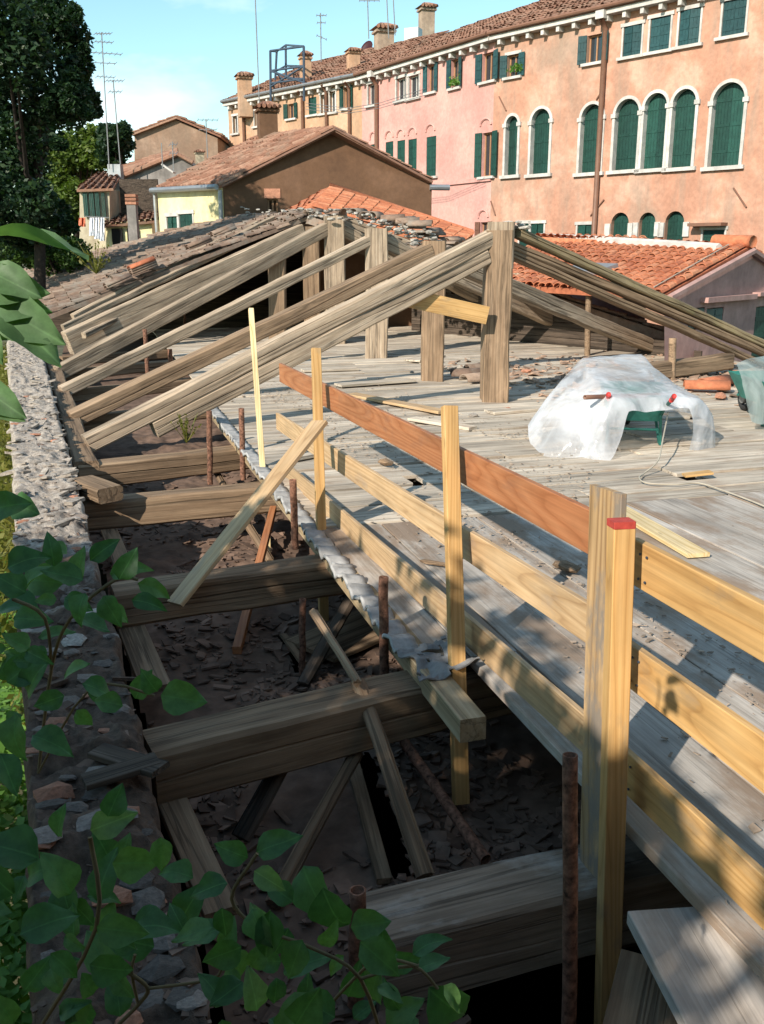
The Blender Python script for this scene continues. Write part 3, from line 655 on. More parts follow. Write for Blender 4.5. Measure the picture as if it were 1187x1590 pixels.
for a, b, lb in (((690, 670), (715, 760), 'bent grey rag board scrap behind the middle rail'),):
    pass
lp = lump('scrap_wood', [lump_mesh(TIE, 3, .5)], atz(880, 880, .04), (.25, .12, .1)); lab(lp, 'dark crumpled scrap on the deck against the stained corner board', 'scrap')
lp = lump('scrap_wood', [lump_mesh(TIE, 5, .5)], atz(600, 717, .05), (.22, .1, .12)); lab(lp, 'small dark scrap on the deck under the red rail', 'scrap')
lp = lump('scrap_wood', [lump_mesh(TIE, 7, .5)], atz(680, 875, .03), (.3, .06, .06)); lab(lp, 'dark splinter lying against the middle rail by the second post', 'scrap')
hb = lab(beam('lifted_board', atz(1062, 738, .03), atz(1105, 733, .06), .12, .02, YEL), 'splintered board lifted over the hole in the deck', 'board')
# bricks, tiles and stones lying about on the right
cop = mesh(*coppo_mesh(TILER, .5, .13, .11, 6, True), TILER, True)
def loose_tile(px, py, rz, label, s=1., z=.05, mat_m=cop, tilt=0.):
    M = Matrix.Translation(atz(px, py, z)) @ Matrix.Rotation(rz, 4, 'Z') @ Matrix.Rotation(tilt, 4, 'X') @ Matrix.Diagonal((s, s, s, 1))
    return lab(obj('loose_tile', mat_m, M), label, 'tile', 'loose roof tiles on the deck')
copo = mesh(*coppo_mesh(TILEO, .5, .13, .11, 6, True), TILEO, True)
loose_tile(1062, 602, -.5, 'orange roof tile lying on the deck behind the plastic sheet', 1.3, .06)
loose_tile(1090, 598, .3, 'second orange tile beside the mortared bricks', 1.2, .06)
loose_tile(700, 583, -.3, 'brown curved tile on the deck just left of the front king post', 1.3, .05, copo); loose_tile(720, 592, .2, 'brown tile lying against the front king post foot', 1.3, .05, copo); loose_tile(725, 575, .1, 'tile topmost of the little heap behind the king post', 1.2, .12, copo)
for px, py, s, ms, lb in ((1148, 592, .42, stn, 'large mortared stone block at the foot of the right rafters'), (1142, 578, .2, brk, 'red brick on top of the mortared block'), (1120, 615, .26, brk, 'brick lying beside the orange tiles'),
                          (818, 576, .22, brk, 'reddish brick right of the front king post'), (790, 636, .16, brk, 'brick fragment at the king post foot'), (735, 645, .16, stn, 'grey stone left of the king post foot'), (1085, 640, .18, stn, 'grey stone under the rafters near the sheet'),
                          (640, 578, .12, stn, 'small stone between king posts'), (1178, 640, .2, stn, 'stone under the second barrow')):
    lab(lump('stone' if ms is stn else 'brick', ms, atz(px, py, s*.18), (s, s*.7, s*.7)), lb, 'stone' if ms is stn else 'brick')
# cable
cp = [(1038, 640), (1030, 680), (1022, 715), (1000, 735), (993, 742), (1005, 750), (1050, 752), (1085, 750), (1130, 764), (1187, 786), (1240, 812)]
cb = MB(); cpts = [atz(px, py, .03 if i > 2 else .35-.12*i) for i, (px, py) in enumerate(cp)]
def smooth_path(p, k=5):
    out = []
    for i in range(len(p)-1):
        a, b, c, d = p[max(0, i-1)], p[i], p[i+1], p[min(len(p)-1, i+2)]
        for s in range(k):
            t_ = s/k; out.append(.5*((2*b)+(c-a)*t_+(2*a-5*b+4*c-d)*t_*t_+(-a+3*b-3*c+d)*t_**3))
    return out+[p[-1]]
cb.tube(smooth_path(cpts), .008, 6); lab(cb.build('cable', CABLE, smooth=True), 'thin pale cable trailing over the deck from the wheelbarrow', 'cable')
# ------------------------------------------------------------------ wheelbarrows
def wheelbarrow(label, loc, rz):
    t = thing('wheelbarrow', label, 'wheelbarrow', loc); Mw = Matrix.Translation(V(loc)) @ Matrix.Rotation(rz, 4, 'Z')
    tub = MB(); rings = [((-.38, .36), (-.27, .27), .30), ((-.50, .62), (-.36, .36), .64)]
    for (ax, bx), (ay, by), z in [(a_, b_, z_*.86) for a_, b_, z_ in rings]: tub.v += [Mw @ V((ax, ay, z)), Mw @ V((bx, ay, z)), Mw @ V((bx, by, z)), Mw @ V((ax, by, z))]
    tub.f = [(0, 3, 2, 1)]+[(i, (i+1) % 4, 4+(i+1) % 4, 4+i) for i in range(4)]
    o = tub.build('tub', TUBG, t); o.modifiers.new('thick', 'SOLIDIFY').thickness = .01
    for s in (-1, 1):
        h = MB(); h.tube([Mw @ V(p) for p in ((.95, s*.06, .2), (.5, s*.2, .27), (-.4, s*.26, .34), (-.95, s*.31, .58))], .02, 8); h.build('handle', TUBG, t, smooth=True)
        h = MB(); h.tube([Mw @ V(p) for p in ((-.93, s*.31, .57), (-1.07, s*.32, .635))], .026, 8); h.build('grip', GRIP, t, smooth=True)
        h = MB(); h.tube([Mw @ V(p) for p in ((-.05, s*.24, .31), (-.36, s*.28, .02), (-.46, s*.28, .02), (-.42, s*.27, .35))], .016, 8); h.build('leg', TUBG, t, smooth=True)
    h = MB(); h.tube([Mw @ V(p) for p in ((-.40, -.28, .17), (-.40, .28, .17))], .014, 8); h.build('crossbar', TUBG, t, smooth=True)
    wv = []; fw = []; n = 18; mb = MB(); mb.tube([Mw @ V((.85+.16*math.cos(2*math.pi*i/n), 0, .2+.16*math.sin(2*math.pi*i/n))) for i in range(n+1)], .04, 8, cap=False); wh = mb.build('wheel', RUBBER, t, smooth=True)
    hb_ = MB(); hb_.tube([Mw @ V((.85, -.05, .2)), Mw @ V((.85, .05, .2))], .1, 12); hb_.build('rim', STEEL, wh)
    return t
wheelbarrow('green wheelbarrow with red grips under the white plastic sheet', (5.72, 9.15, 0), math.radians(62))
wheelbarrow('green wheelbarrow wrapped in netting at the right picture edge', (7.95, 9.55, 0), math.radians(75))
lab(pipe('tube', aty(1062, 612, 8.85), aty(908, 617, 8.42), .024, PIPE, open_top=True), 'brown tube laid across the wheelbarrow over the plastic sheet', 'tube')
def half_smooth(p, k): return [a*.45+b*.55 for a, b in zip(smooth_path(p, k), [p[i].lerp(p[min(i+1, len(p)-1)], s_/k) for i in range(len(p)-1) for s_ in range(k)]+[p[-1]])]
def cloth(ctrl, sub, mat, name, wr=.02, label='', cat='sheet', fq=5):
    nr, nc = len(ctrl), len(ctrl[0]); rowsS = [half_smooth(r, sub) for r in ctrl]; cols_ = list(zip(*rowsS)); colsS = [half_smooth(list(c), sub) for c in cols_]
    nC, nR = len(colsS), len(colsS[0]); vv = []; ff = []
    for i in range(nR):
        for j in range(nC):
            p = colsS[j][i]; q = V((p.x*1.0, p.y*1.0, p.z*.45)); rg = 1-abs(noise.noise(q*fq*.8+V((4, 4, 4))))*2; rg2 = 1-abs(noise.noise(q*fq*1.9+V((1, 7, 4))))*2
            hang = max(.25, min(1, 1.35-p.z)); d_ = V((-.3, -.9, .35))*(rg*wr*1.1+rg2*wr*.5)*hang+noise.noise_vector(p*fq)*wr*.5
            vv.append(p+d_)
    for i in range(nR-1):
        for j in range(nC-1): a = i*nC+j; ff.append((a, a+1, a+nC+1, a+nC))
    return lab(obj(name, mesh(vv, ff, mat, True)), label, cat)
def crow(l): return [aty(px, py, y) for px, py, y in l]
ctrl = [crow([(830, 672, 9.6), (846, 636, 9.75), (872, 592, 9.8), (905, 556, 9.75), (950, 553, 9.75), (996, 550, 9.75), (1010, 580, 9.75), (1022, 610, 9.7), (1030, 640, 9.6)]),
        crow([(820, 660, 9.15), (840, 630, 9.2), (872, 592, 9.25), (912, 570, 9.3), (962, 567, 9.3), (1012, 567, 9.3), (1030, 590, 9.3), (1048, 612, 9.3), (1060, 640, 9.2)]),
        crow([(824, 690, 8.85), (848, 655, 8.85), (884, 618, 8.88), (926, 590, 8.9), (980, 588, 8.9), (1034, 588, 8.9), (1056, 602, 8.9), (1080, 620, 8.9), (1092, 650, 8.85)]),
        crow([(850, 714, 8.55), (870, 684, 8.55), (905, 648, 8.55), (944, 608, 8.55), (998, 609, 8.55), (1053, 608, 8.55), (1082, 616, 8.55), (1104, 644, 8.6), (1110, 668, 8.6)]),
        crow([(884, 723, 8.45), (900, 700, 8.4), (925, 660, 8.38), (948, 614, 8.42), (1000, 618, 8.36), (1052, 616, 8.4), (1086, 620, 8.4), (1108, 650, 8.45), (1106, 706, 8.45)]),
        crow([(912, 714, 8.3), (920, 700, 8.3), (936, 665, 8.3), (955, 618, 8.34), (1002, 634, 8.3), (1048, 630, 8.34), (1082, 626, 8.36), (1096, 662, 8.38), (1090, 710, 8.4)]),
        crow([(936, 729, 8.15), (952, 708, 8.2), (966, 676, 8.25), (976, 640, 8.28), (1004, 640, 8.28), (1044, 637, 8.3), (1070, 634, 8.32), (1076, 668, 8.34), (1070, 700, 8.36)])]
cloth(ctrl, 9, SHEET, 'plastic_sheet', .024, 'crinkled translucent white plastic sheet draped over the wheelbarrow')
ctrl = [crow([(1143, 566, 9.6), (1165, 556, 9.7), (1190, 553, 9.75), (1230, 556, 9.75)]), crow([(1150, 590, 9.3), (1172, 580, 9.35), (1200, 578, 9.4), (1240, 580, 9.4)]), crow([(1158, 628, 9.15), (1178, 622, 9.15), (1205, 622, 9.15), (1240, 622, 9.15)]), crow([(1166, 655, 9.1), (1182, 660, 9.1), (1207, 655, 9.1), (1240, 655, 9.1)])]
cloth(ctrl, 7, NET, 'green_net', .03, 'pale grey-green netting wrapped around the barrow at the right edge', 'net')
# ------------------------------------------------------------------ the part of the roof still tiled
rr = thing('old_roof', 'old tiled roof still standing behind the stripped trusses', 'roof', (2, 28, 0))
A = aty(62, 494, 22.0); B = atx(476, 336, 5.3); C = atx(369, 337, 5.3); D = aty(38, 421, 40)
tile_roof(rr, [A, D, B, C], TILEO, .20, .32, 290, .045, wav=.10, thick=.10)
Rr = [V((11.8, 17.0, .3)), V((11.8, 38, .8)), B+V((.05, -.3, 0)), C+V((.05, 0, 0))]
tile_roof(rr, Rr, TILEO, .24, .38, 0, .02, thick=.2)
# dark gable of boards closing the attic at the back, and the low right side wall
bw = MB(); pa_, pb_, pc_ = patch([A, D, B, C], .6, .04)-V((0, 0, .2)), patch([A, D, B, C], .6, .97)-V((0, 0, .2)), V((11.7, 33, .3))
bw.add([V((pa_.x, pa_.y, -.7)), pa_, pb_, pc_, V((11.7, 33, -.7))], [(0, 1, 2, 3, 4)]); bw.build('back_wall', DARKW, rr)
rw_ = thing('side_wall', 'low dark plank wall closing the attic on the right behind the rafters', 'wall', (10, 20, 0))
for k in range(9):
    z = .09+.17*k; te = min(1, max(.1, (11.9-z*2.75-8.3)/3.1)); pA, pB = V((8.3, 24.5, z)), V((11.4, 15.9, z))
    beam('plank', pA, pA.lerp(pB, te), .04, .16, DARKW, rw_)
# small rafters and battens at the raw edge
G_B = 'battens along the raw roof edge'
for a, b, ya, r_, lb in (((98, 508), (438, 347), 21.4, .13, 'grey pole batten next to the fifth rafter'), ((112, 490), (425, 338), 21.8, .11, 'split pole batten under the tile edge'),
                        ((160, 462), (400, 345), 22.6, .10, 'thin batten on the raw tile edge'), ((130, 520), (330, 425), 20.6, .12, 'short old batten above the brown rafter')):
    p_ = aty(*a, ya); q_ = aty(*b, ya+3.2); lab(beam('batten', p_, q_, r_, r_, OLD, old=True, wob=.02), lb, 'batten', G_B)
def edge_stack(px, py, yy, n, rz, label, tiltm=-.42):
    P = aty(px, py, yy); t = thing('tile_stack', label, 'tiles', P, 'tile stacks on the raw roof edge'); e = (B-A).normalized()
    for k in range(n):
        M = frame(P, P+e) @ Matrix.Translation((0, 0, .05*k)) @ Matrix.Rotation(R.uniform(-.08, .08), 4, 'Z') @ Matrix.Diagonal((1.25, 1.15, .9, 1)); obj('tile', cop if (k == n-1 and n == 4) else copo, M, t)
edge_stack(205, 428, 22.6, 4, 0, 'stack of flat old tiles with a red one on top')
edge_stack(292, 388, 23.4, 2, 0, 'round old tiles lying at the raw roof edge higher up')
edge_stack(165, 448, 22.3, 2, 0, 'low pile of grey tiles near the eave end'); edge_stack(330, 368, 23.8, 2, 0, 'grey tiles lying near the ridge end of the raw edge')
# mortar rubble along the ridge and down the raw right edge
rg = thing('ridge_rubble', 'crumbled grey ridge mortar and tile bits over the truss heads', 'rubble', atx(520, 335, 5.3))
path = [aty(372, 324, 33), aty(430, 332, 27), aty(470, 330, 24.3), aty(520, 330, 21.4), aty(560, 336, 20.2), aty(600, 345, 19.4), aty(640, 362, 19.0), aty(668, 372, 19.0), aty(705, 386, 19.0)]
pp = smooth_path(path, 24)
for k in range(230):
    i = int(R.random()**.8*(len(pp)-1)); p = pp[i]; s = R.uniform(.08, .24); ms = mrt if R.random() < .75 else stnd
    lump('mortar_lump', ms, p+V((R.uniform(-.25, .25), R.uniform(-.3, .3), R.uniform(-.16, .08))), (s, s*R.uniform(.5, .9), s*R.uniform(.4, .7)), rg)
for k in range(26):
    p = pp[int(R.uniform(.15, 1)*(len(pp)-1))]; M = Matrix.Translation(p+V((R.uniform(-.2, .2), R.uniform(-.2, .2), R.uniform(-.1, .1)))) @ Matrix.Rotation(R.uniform(-1, 1), 4, 'Z') @ Matrix.Rotation(R.uniform(-.6, .6), 4, 'X'); obj('tile', copo, M, rg)
for k in range(12): lump('mortar_lump', mrt, V((K1.x+R.uniform(-.15, .35), K1.y+R.uniform(-.1, .1), k1t.z+R.uniform(-.02, .08))), (.16, .1, .08), rg)
G_R = 'rafters of the right slope'
for a, b, ya, yb_, wd, lb in (((522, 338), (640, 385), 21.5, 21.8, .22, 'rafter dropping right from the fourth king post under the rubble'), ((600, 372), (700, 440), 18.4, 19.2, .24, 'rafter dropping right from the third king post'),
                             ((700, 392), (800, 440), 19.5, 20.5, .22, 'old eave rafter under the mossy tile edge'), ((800, 432), (950, 500), 19.6, 21, .2, 'dark purlin under the right roof edge')):
    lab(beam('rafter', aty(*a, ya), aty(*b, yb_), wd, wd, OLD, old=True), lb, 'rafter', G_R)
# ------------------------------------------------------------------ neighbouring roofs and houses
ra = thing('low_house', 'low house with a bright red tile roof behind the mortar ridge', 'house', atd(600, 420, 30))
P1, P2, P3, P4 = atd(512, 292, 32), atd(735, 364, 32), atd(702, 384, 27.5), atd(486, 322, 27.5)
tile_roof(ra, [P2, P3, P1, P4], TILER, .24, .36, 240, .012, thick=.12)
tile_roof(ra, [atd(420, 345, 29), atd(440, 352, 27), P1+V((0, 0, -.03)), P4+V((0, 0, -.03))], TILER, .24, .36, 40, .012)
mb = MB(); mb.add([P4-V((0, 0, .1)), P3-V((0, 0, .1)), V((P3.x, P3.y, -4)), V((P4.x, P4.y, -4))], [(0, 1, 2, 3)]); mb.add([P2-V((0, 0, .1)), P3-V((0, 0, .1)), V((P3.x, P3.y, -4)), V((P2.x, P2.y, -4))], [(0, 1, 2, 3)])
mb.add([P1-V((0, 0, .1)), P2-V((0, 0, .1)), V((P2.x, P2.y, -4)), V((P1.x, P1.y, -4))], [(3, 2, 1, 0)]); mb.build('wall', BROWN, ra)
mb = MB(); mb.tube([P1+V((0, 0, .08)), P2+V((0, 0, .06))], .09, 8); mb.build('verge_cap', TILER, ra, smooth=True)
an = thing('annex', 'pink gabled annex with orange tile roof beside the right truss foot', 'house', atd(1100, 520, 19))
Q0, Q1, Q2, Q3 = atd(752, 440, 21.5), atd(1032, 457, 17.6), atd(835, 372, 26), atd(1163, 383, 20.2)
tile_roof(an, [Q0, Q1, Q2, Q3], TILER, .23, .36, 300, .012, thick=.12)
n_an = V((Q3.y-Q1.y, -(Q3.x-Q1.x), 0)).normalized()
Q4 = onplane(1290, 470, Q1, n_an)
tile_roof(an, [Q4+V((.0, 0, 0)), Q4+V((-2, 6, .5)), Q3, Q3+V((-2, 6, .3))], TILER, .23, .36, 0)
ap = [onplane(px, py, Q1, n_an) for px, py in ((1032, 462), (1163, 390), (1290, 476), (1290, 600), (1032, 600))]
an_d = (ap[3]-ap[4]); an_d.z = 0; an_d.normalize()
if n_an.dot(O-Q1) < 0: n_an = -n_an
# ---- generic facade wall with real openings
def poly_arch(s0, s1, z0, z1, n=10):
    r = (s1-s0)/2; zc_ = z1-r; cx_ = (s0+s1)/2
    return [(s0, z0), (s1, z0)]+[(cx_+r*math.cos(math.pi*k/n), zc_+r*math.sin(math.pi*k/n)) for k in range(n+1)]
class Facade:
    def __init__(s, root, P0, d, n, mat, outer, depth=.35):
        s.root, s.P0, s.d, s.n, s.mat, s.outer, s.depth = root, V(P0), V(d), V(n), mat, outer, depth; s.holes = []
    def uv(s, px, py): p = onplane(px, py, s.P0, s.n); return (p-s.P0).dot(s.d), p.z
    def w(s, a, z, out=0.): return s.P0+s.d*a+V((0, 0, z-s.P0.z))+s.n*out
    def M(s, a, z, out=0.):
        m = Matrix((s.d, -s.n, V((0, 0, 1)))).transposed().to_4x4(); m.translation = s.w(a, z, out); return m    # local x along, y inward, z up
    def bx(s, name, mat, a0, a1, z0, z1, o0, o1, parent=None):
        mb = MB(); cx_, cz_ = (a0+a1)/2, (z0+z1)/2; mb.box(Matrix(), a0-cx_, a1-cx_, -o1, -o0, z0-cz_, z1-cz_); return obj(name, mesh(mb.v, mb.f, mat), s.M(cx_, cz_), parent or s.root)
    def build(s):
        vs2, es = [], []
        for poly in [s.outer]+s.holes:
            k = len(vs2); vs2 += [V((a, b)) for a, b in poly]; es += [(k+i, k+(i+1) % len(poly)) for i in range(len(poly))]
        r = delaunay_2d_cdt(vs2, es, [], 0, 1e-4); mb = MB(); mb.v = [s.w(p.x, p.y) for p in r[0]]
        for f in r[2]:
            c = (sum(r[0][i].x for i in f)/len(f), sum(r[0][i].y for i in f)/len(f))
            if inside(c, s.outer) and not any(inside(c, h) for h in s.holes): mb.f.append(tuple(f))
        for poly in s.holes:
            k = len(mb.v); m_ = len(poly); mb.v += [s.w(a, b) for a, b in poly]+[s.w(a, b, -s.depth) for a, b in poly]
            for i in range(m_): j = (i+1) % m_; mb.f.append((k+i, k+j, k+m_+j, k+m_+i))
            mb.f.append(tuple(k+m_+i for i in range(m_)))
        o = MB(); o.v = [v-s.P0 for v in mb.v]; o.f = mb.f
        return o.build('wall', s.mat, s.root, Matrix.Translation(s.P0))
    def leaf(s, mat, a0, a1, z0, z1, out, parent, ang=0., hinge=0, poly=None):
        """one boarded shutter leaf; hinge 0 at a0, 1 at a1"""
        wd = a1-a0; mb = MB(); nb = max(2, int(round(wd/.14)))
        for k in range(nb):
            x0, x1 = wd*k/nb+.004, wd*(k+1)/nb-.004
            ztop = z1-z0
            if poly: cx_, r = poly; u = min(abs(a0+x0-cx_), abs(a0+x1-cx_)); zt = math.sqrt(max(.0, r*r-u*u)); ztop = z1-z0-r+zt
            mb.box(Matrix(), x0, x1, -.035, -(.006 if k % 2 else 0), .0, ztop)
        for zz in (.18, .5, .8): mb.box(Matrix(), .02, wd-.02, -.05, -.034, (z1-z0)*zz-.05, (z1-z0)*zz+.05)
        if hinge: M = s.M(a1, z0, out) @ Matrix.Rotation(ang, 4, 'Z') @ Matrix.Translation((-wd, 0, 0))
        else: M = s.M(a0, z0, out) @ Matrix.Rotation(-ang, 4, 'Z')
        return obj('shutter', mesh(mb.v, mb.f, mat), M, parent)
    def window(s, kind, px0, px1, py0, py1, sh=GREEN, trim=True, sill=True, rel=False, lint=False):
        a0, z0 = s.uv(px0, py1); a1, _ = s.uv(px1, py1); z1 = (s.uv((px0+px1)/2, py0)[1]); z0 = s.uv((px0+px1)/2, py1)[1]
        if a0 > a1: a0, a1 = a1, a0
        ca = (a0+a1)/2
        if kind == 'arch':
            s.holes.append(poly_arch(a0, a1, z0, z1)); r = (a1-a0)/2
            if trim:
                out = poly_arch(a0-.11, a1+.11, z0, z1+.11, 16); inn = poly_arch(a0+.012, a1-.012, z0, z1-.012, 16); mb = MB(); m_ = len(out); Mi = s.M(ca, z0).inverted()
                mb.v = [Mi @ s.w(*p, .06) for p in out]+[Mi @ s.w(*p, .06) for p in inn]+[Mi @ s.w(*p, -.02) for p in out]+[Mi @ s.w(*p, -.30) for p in inn]
                for i in list(range(1, m_-1))+[m_-1]:
                    j = (i+1) % m_
                    mb.f += [(i, j, m_+j, m_+i), (i, 2*m_+i, 2*m_+j, j), (m_+i, m_+j, 3*m_+j, 3*m_+i)]
                wn = obj('window', mesh(mb.v, mb.f, WHITE), s.M(ca, z0), s.root)
            else:
                mb = MB(); mb.box(Matrix(), a0-ca+.01, a1-ca-.01, .26, .3, 0, .05); wn = obj('window', mesh(mb.v, mb.f, sh), s.M(ca, z0), s.root)
            for q in (0, 1): s.leaf(sh, a0 if q == 0 else ca, ca if q == 0 else a1, z0+.02, z1, -.24, wn, poly=(ca, r))
            if trim: s.bx('sill', WHITE, a0-.22, a1+.22, z0-.14, z0, -.05, .14, wn)
            if trim:
                for q in (-1, 1): e = a0 if q < 0 else a1; s.bx('impost', WHITE, e-.17 if q < 0 else e-.06, e+.06 if q < 0 else e+.17, z1-r-.1, z1-r+.06, -.05, .1, wn)
            return a0, a1, z0, z1
        s.holes.append([(a0, z0), (a1, z0), (a1, z1), (a0, z1)])
        mb = MB(); t_ = .06; wd, hh = (a1-a0)/2, z1-z0
        for q in ((-wd, -wd+t_, 0, hh), (wd-t_, wd, 0, hh), (-wd+t_, wd-t_, 0, t_), (-wd+t_, wd-t_, hh-t_, hh), (-.03, .03, t_, hh-t_)): mb.box(Matrix(), q[0], q[1], .16, .22, q[2], q[3])
        wn = obj('window', mesh(mb.v, mb.f, WHITE if kind == 'white' else FRAMEW), s.M(ca, z0), s.root)
        s.bx('pane', GLASS, a0, a1, z0, z1, -.23, -.20, wn)
        if kind == 'closed':
            for q in (0, 1): s.leaf(sh, a0+.01 if q == 0 else ca, ca if q == 0 else a1-.01, z0+.02, z1-.02, -.05, wn, ang=.12 if R.random() < .4 else 0, hinge=q)
        if kind == 'open':
            for q in (0, 1):
                if rel: lw = (a1-a0)/2
                else: lw = (a1-a0)*.52
                s.leaf(sh, a0-lw if q == 0 else a1, a0 if q == 0 else a1+lw, z0-.02, z1+.02, .03, wn, ang=.25 if R.random() < .5 else .08, hinge=1-q)
        if kind == 'white' or trim:
            for e0, e1 in ((a0-.08, a0), (a1, a1+.08)): 
                if kind != 'open': s.bx('jamb', WHITE, e0, e1, z0, z1, -.05, .035, wn)
            if kind != 'open' or lint: s.bx('lintel', WHITE, a0-.14, a1+.14, z1, z1+.13, -.05, .06, wn)
        if sill: s.bx('sill', WHITE, a0-.2, a1+.2, z0-.11, z0, -.1, .14, wn)
        return a0, a1, z0, z1
# annex gable
fa = Facade(an, ap[4], an_d, n_an, ANNEX, None); fa.outer = [((p-ap[4]).dot(an_d), p.z) for p in ap]
for args in ((('closed'), 1068, 1092, 478, 512), (('closed'), 1095, 1121, 478, 512), (('closed'), 1166, 1230, 474, 560)): fa.window(*args, sh=GREEN if args[1] > 1100 else BLUEG, trim=False, sill=False)
fa.build(); a_, z_ = fa.uv(1088, 470); b_, _ = fa.uv(1165, 462); fa.bx('ledge', ANNEX, a_, b_, z_, z_+.1, 0, .16); fa.bx('ledge', ANNEX, b_+.1, b_+2.2, z_+.05, z_+.13, 0, .18)
mb = MB(); mb.tube([ap[0]+n_an*.1, ap[1]+n_an*.1, ap[2]+n_an*.1], .07, 6); mb.build('verge_moulding', ANNEX, an)
pr = MB(); pth = [patch([Q0, Q1, Q2, Q3], u, v)+V((0, 0, .09)) for u, v in ((.02, .97), (.2, .96), (.4, .93), (.6, .9), (.8, .87), (.93, .84))]
pr.tube(smooth_path(pth, 6), .1, 6); pr.build('mortar_strip', WHITE, an)
sk = MB(); c_ = patch([Q0, Q1, Q2, Q3], .52, .28); Msk = frame(c_, c_+(Q1-Q0)); sk.box(frame(c_, c_+(patch([Q0, Q1, Q2, Q3], .6, .28)-c_), (Q1-Q0).cross(Q2-Q0).normalized() if (Q1-Q0).cross(Q2-Q0).z > 0 else -(Q1-Q0).cross(Q2-Q0).normalized()), -.5, .5, -.35, .35, .06, .16); sk.local('skylight', ZINC, an)
mb = MB(); mb.tube([Q3+(Q2-Q3).normalized()*.9+V((0, 0, .1)), Q3+V((0, 0, .1)), Q3+(Q3-Q2).normalized()*.1+V((0, 0, .1))], .13, 8); mb.build('ridge_cap', TILER, an, smooth=True)
mb = MB(); mb.tube([patch([Q0, Q1, Q2, Q3], .95, v)+V((0, 0, .12)) for v in (.0, .3, .6, .9)], .012, 5); mb.build('wire', CABLE, an)
# a roof strip behind the annex
rs = thing('rear_roof', 'narrow red tile roof strip behind the white mortar line', 'roof', atd(920, 375, 28))
tile_roof(rs, [atd(835, 376, 26.6), atd(1010, 382, 24.5), atd(850, 366, 28), atd(1003, 370, 26)], TILER, .23, .3, 120, .012)
mb = MB(); a_, b_ = atd(835, 378, 26.8), atd(1010, 384, 24.7); mb.add([a_, b_, V((b_.x, b_.y, -4)), V((a_.x, a_.y, -4)), a_+V((.5, 2, .1)), b_+V((.5, 2, .1))], [(0, 1, 2, 3), (0, 4, 5, 1)]); mb.build('wall', ANNEX, rs)
# ---- the row of three palaces
ZC = 11.5
def front(Pa, Pb):      # Pa left end, Pb right end
    d = Pb-Pa; d.z = 0; d.normalize(); n = V((d.y, -d.x, 0))
    if n.dot(O-Pa) < 0: n = -n
    return d, n
E0, E1, E2, E3 = atz(1290, -64.5, ZC), atz(770, 54, ZC), atz(562, 117.5, ZC), atz(354, 159, ZC)
def palace(name, label, Pl, Pr, mat, wall_h=15.6):
    rt = thing(name, label, 'house', V((Pl.x, Pl.y, -4.6))); d, n = front(Pl, Pr); ln = (V((Pr.x, Pr.y, 0))-V((Pl.x, Pl.y, 0))).length
    f = Facade(rt, V((Pl.x, Pl.y, -4.6)), d, n, mat, [(0, -4.6), (ln, -4.6), (ln, ZC-.1), (0, ZC-.1)]); f.ln = ln; return f
fo = palace('orange_house', 'weathered orange house with white arched windows and green shutters', E1, E0, ORANGE)
fp = palace('pink_house', 'smooth pink house in the middle of the row', E2, E1, PINK)
fb = palace('peach_house', 'peach house with two chimneys at the far left end of the row', E3, E2, PEACH)
for b in ((911, 934, 54, 97),): fo.window('open', *b, sh=BLUEG, trim=False)
for b in ((788, 806, 85, 119),): fo.window('open', *b, sh=BLUEG, lint=True)
for b in ((967, 995, 40, 87), (1008, 1039, 27, 79), (1053, 1085, 15, 70), (1120, 1156, 0, 55)): fo.window('closed', *b, sh=BLUEG)
for b in ((784, 803, 180, 272), (823, 852, 169, 270), (899, 932, 162, 268), (951, 988, 154, 264), (995, 1030, 145, 262), (1038, 1074, 139, 260), (1099, 1148, 129, 258)): fo.window('arch', *b)
for b in ((946, 973, 330, 400), (989, 1014, 330, 400), (1029, 1058, 328, 400)): 
    a0, a1, z0, z1 = fo.window('arch', *b, trim=False)
    r = (a1-a0)/2
    for e in (a0-.14, a1+.14): fo.bx('capital', WHITE, e-.13, e+.13, z1-r-.55, z1-r-.0, -.05, .08)
for b in ((806, 820, 347, 400), (823, 843, 347, 400), (895, 920, 349, 400), (1089, 1122, 357, 400)): fo.window('closed', *b, sh=GREEN, trim=True)
a_, z_ = fo.uv(1078, 352); b_, _ = fo.uv(1130, 352); fo.bx('canopy', PIPE, a_, b_, z_, z_+.12, 0, .5)
for p in (((776, 150), (787, 172)), ((927, 155), (938, 138)), ((918, 335), (939, 310)), ((1140, 292), (1160, 322)), ((763, 312), (770, 334))):
    a_, z_ = fo.uv(*p[0]); b_, y_ = fo.uv(*p[1]); mb = MB(); mb.tube([fo.w(a_, z_, .04), fo.w(b_, y_, .04)], .035, 6); mb.local('iron_tie', PIPE, fo.root)
fo.build()
for b in ((749, 767, 82, 126), (701, 713, 92, 136), (664, 675, 100, 143)): fp.window('open', *b, sh=BLUEG, trim=False)
for b in ((616, 631, 121, 155), (635, 651, 117, 152), (572, 584, 130, 163)): fp.window('white', *b)
for b in ((599, 611, 220, 262), (617, 629, 218, 268), (634, 647, 216, 274), (575, 585, 224, 262)): fp.window('closed', *b, trim=False)
fp.window('closed', 662, 677, 212, 274, trim=False); fp.window('open', 748, 764, 206, 274, trim=False); fp.window('open', 745, 758, 345, 400, sh=BRSH, trim=False)
for px, py, wpx in ((605, 205, 12), (623, 203, 12), (641, 200, 13), (669, 195, 14), (755, 186, 17), (751, 328, 15), (580, 207, 10)):
    a0, z0 = fp.uv(px-wpx/2, py+10); a1, _ = fp.uv(px+wpx/2, py+10); _, zt = fp.uv(px, py-2); r = (a1-a0)/2; mb = MB(); c_ = (a0+a1)/2
    mb.tube([fp.w(c_+r*math.cos(math.pi*k/10), z0+(zt-z0)*math.sin(math.pi*k/10), .02) for k in range(11)], .06, 6); mb.local('arch_moulding', PINK, fp.root)
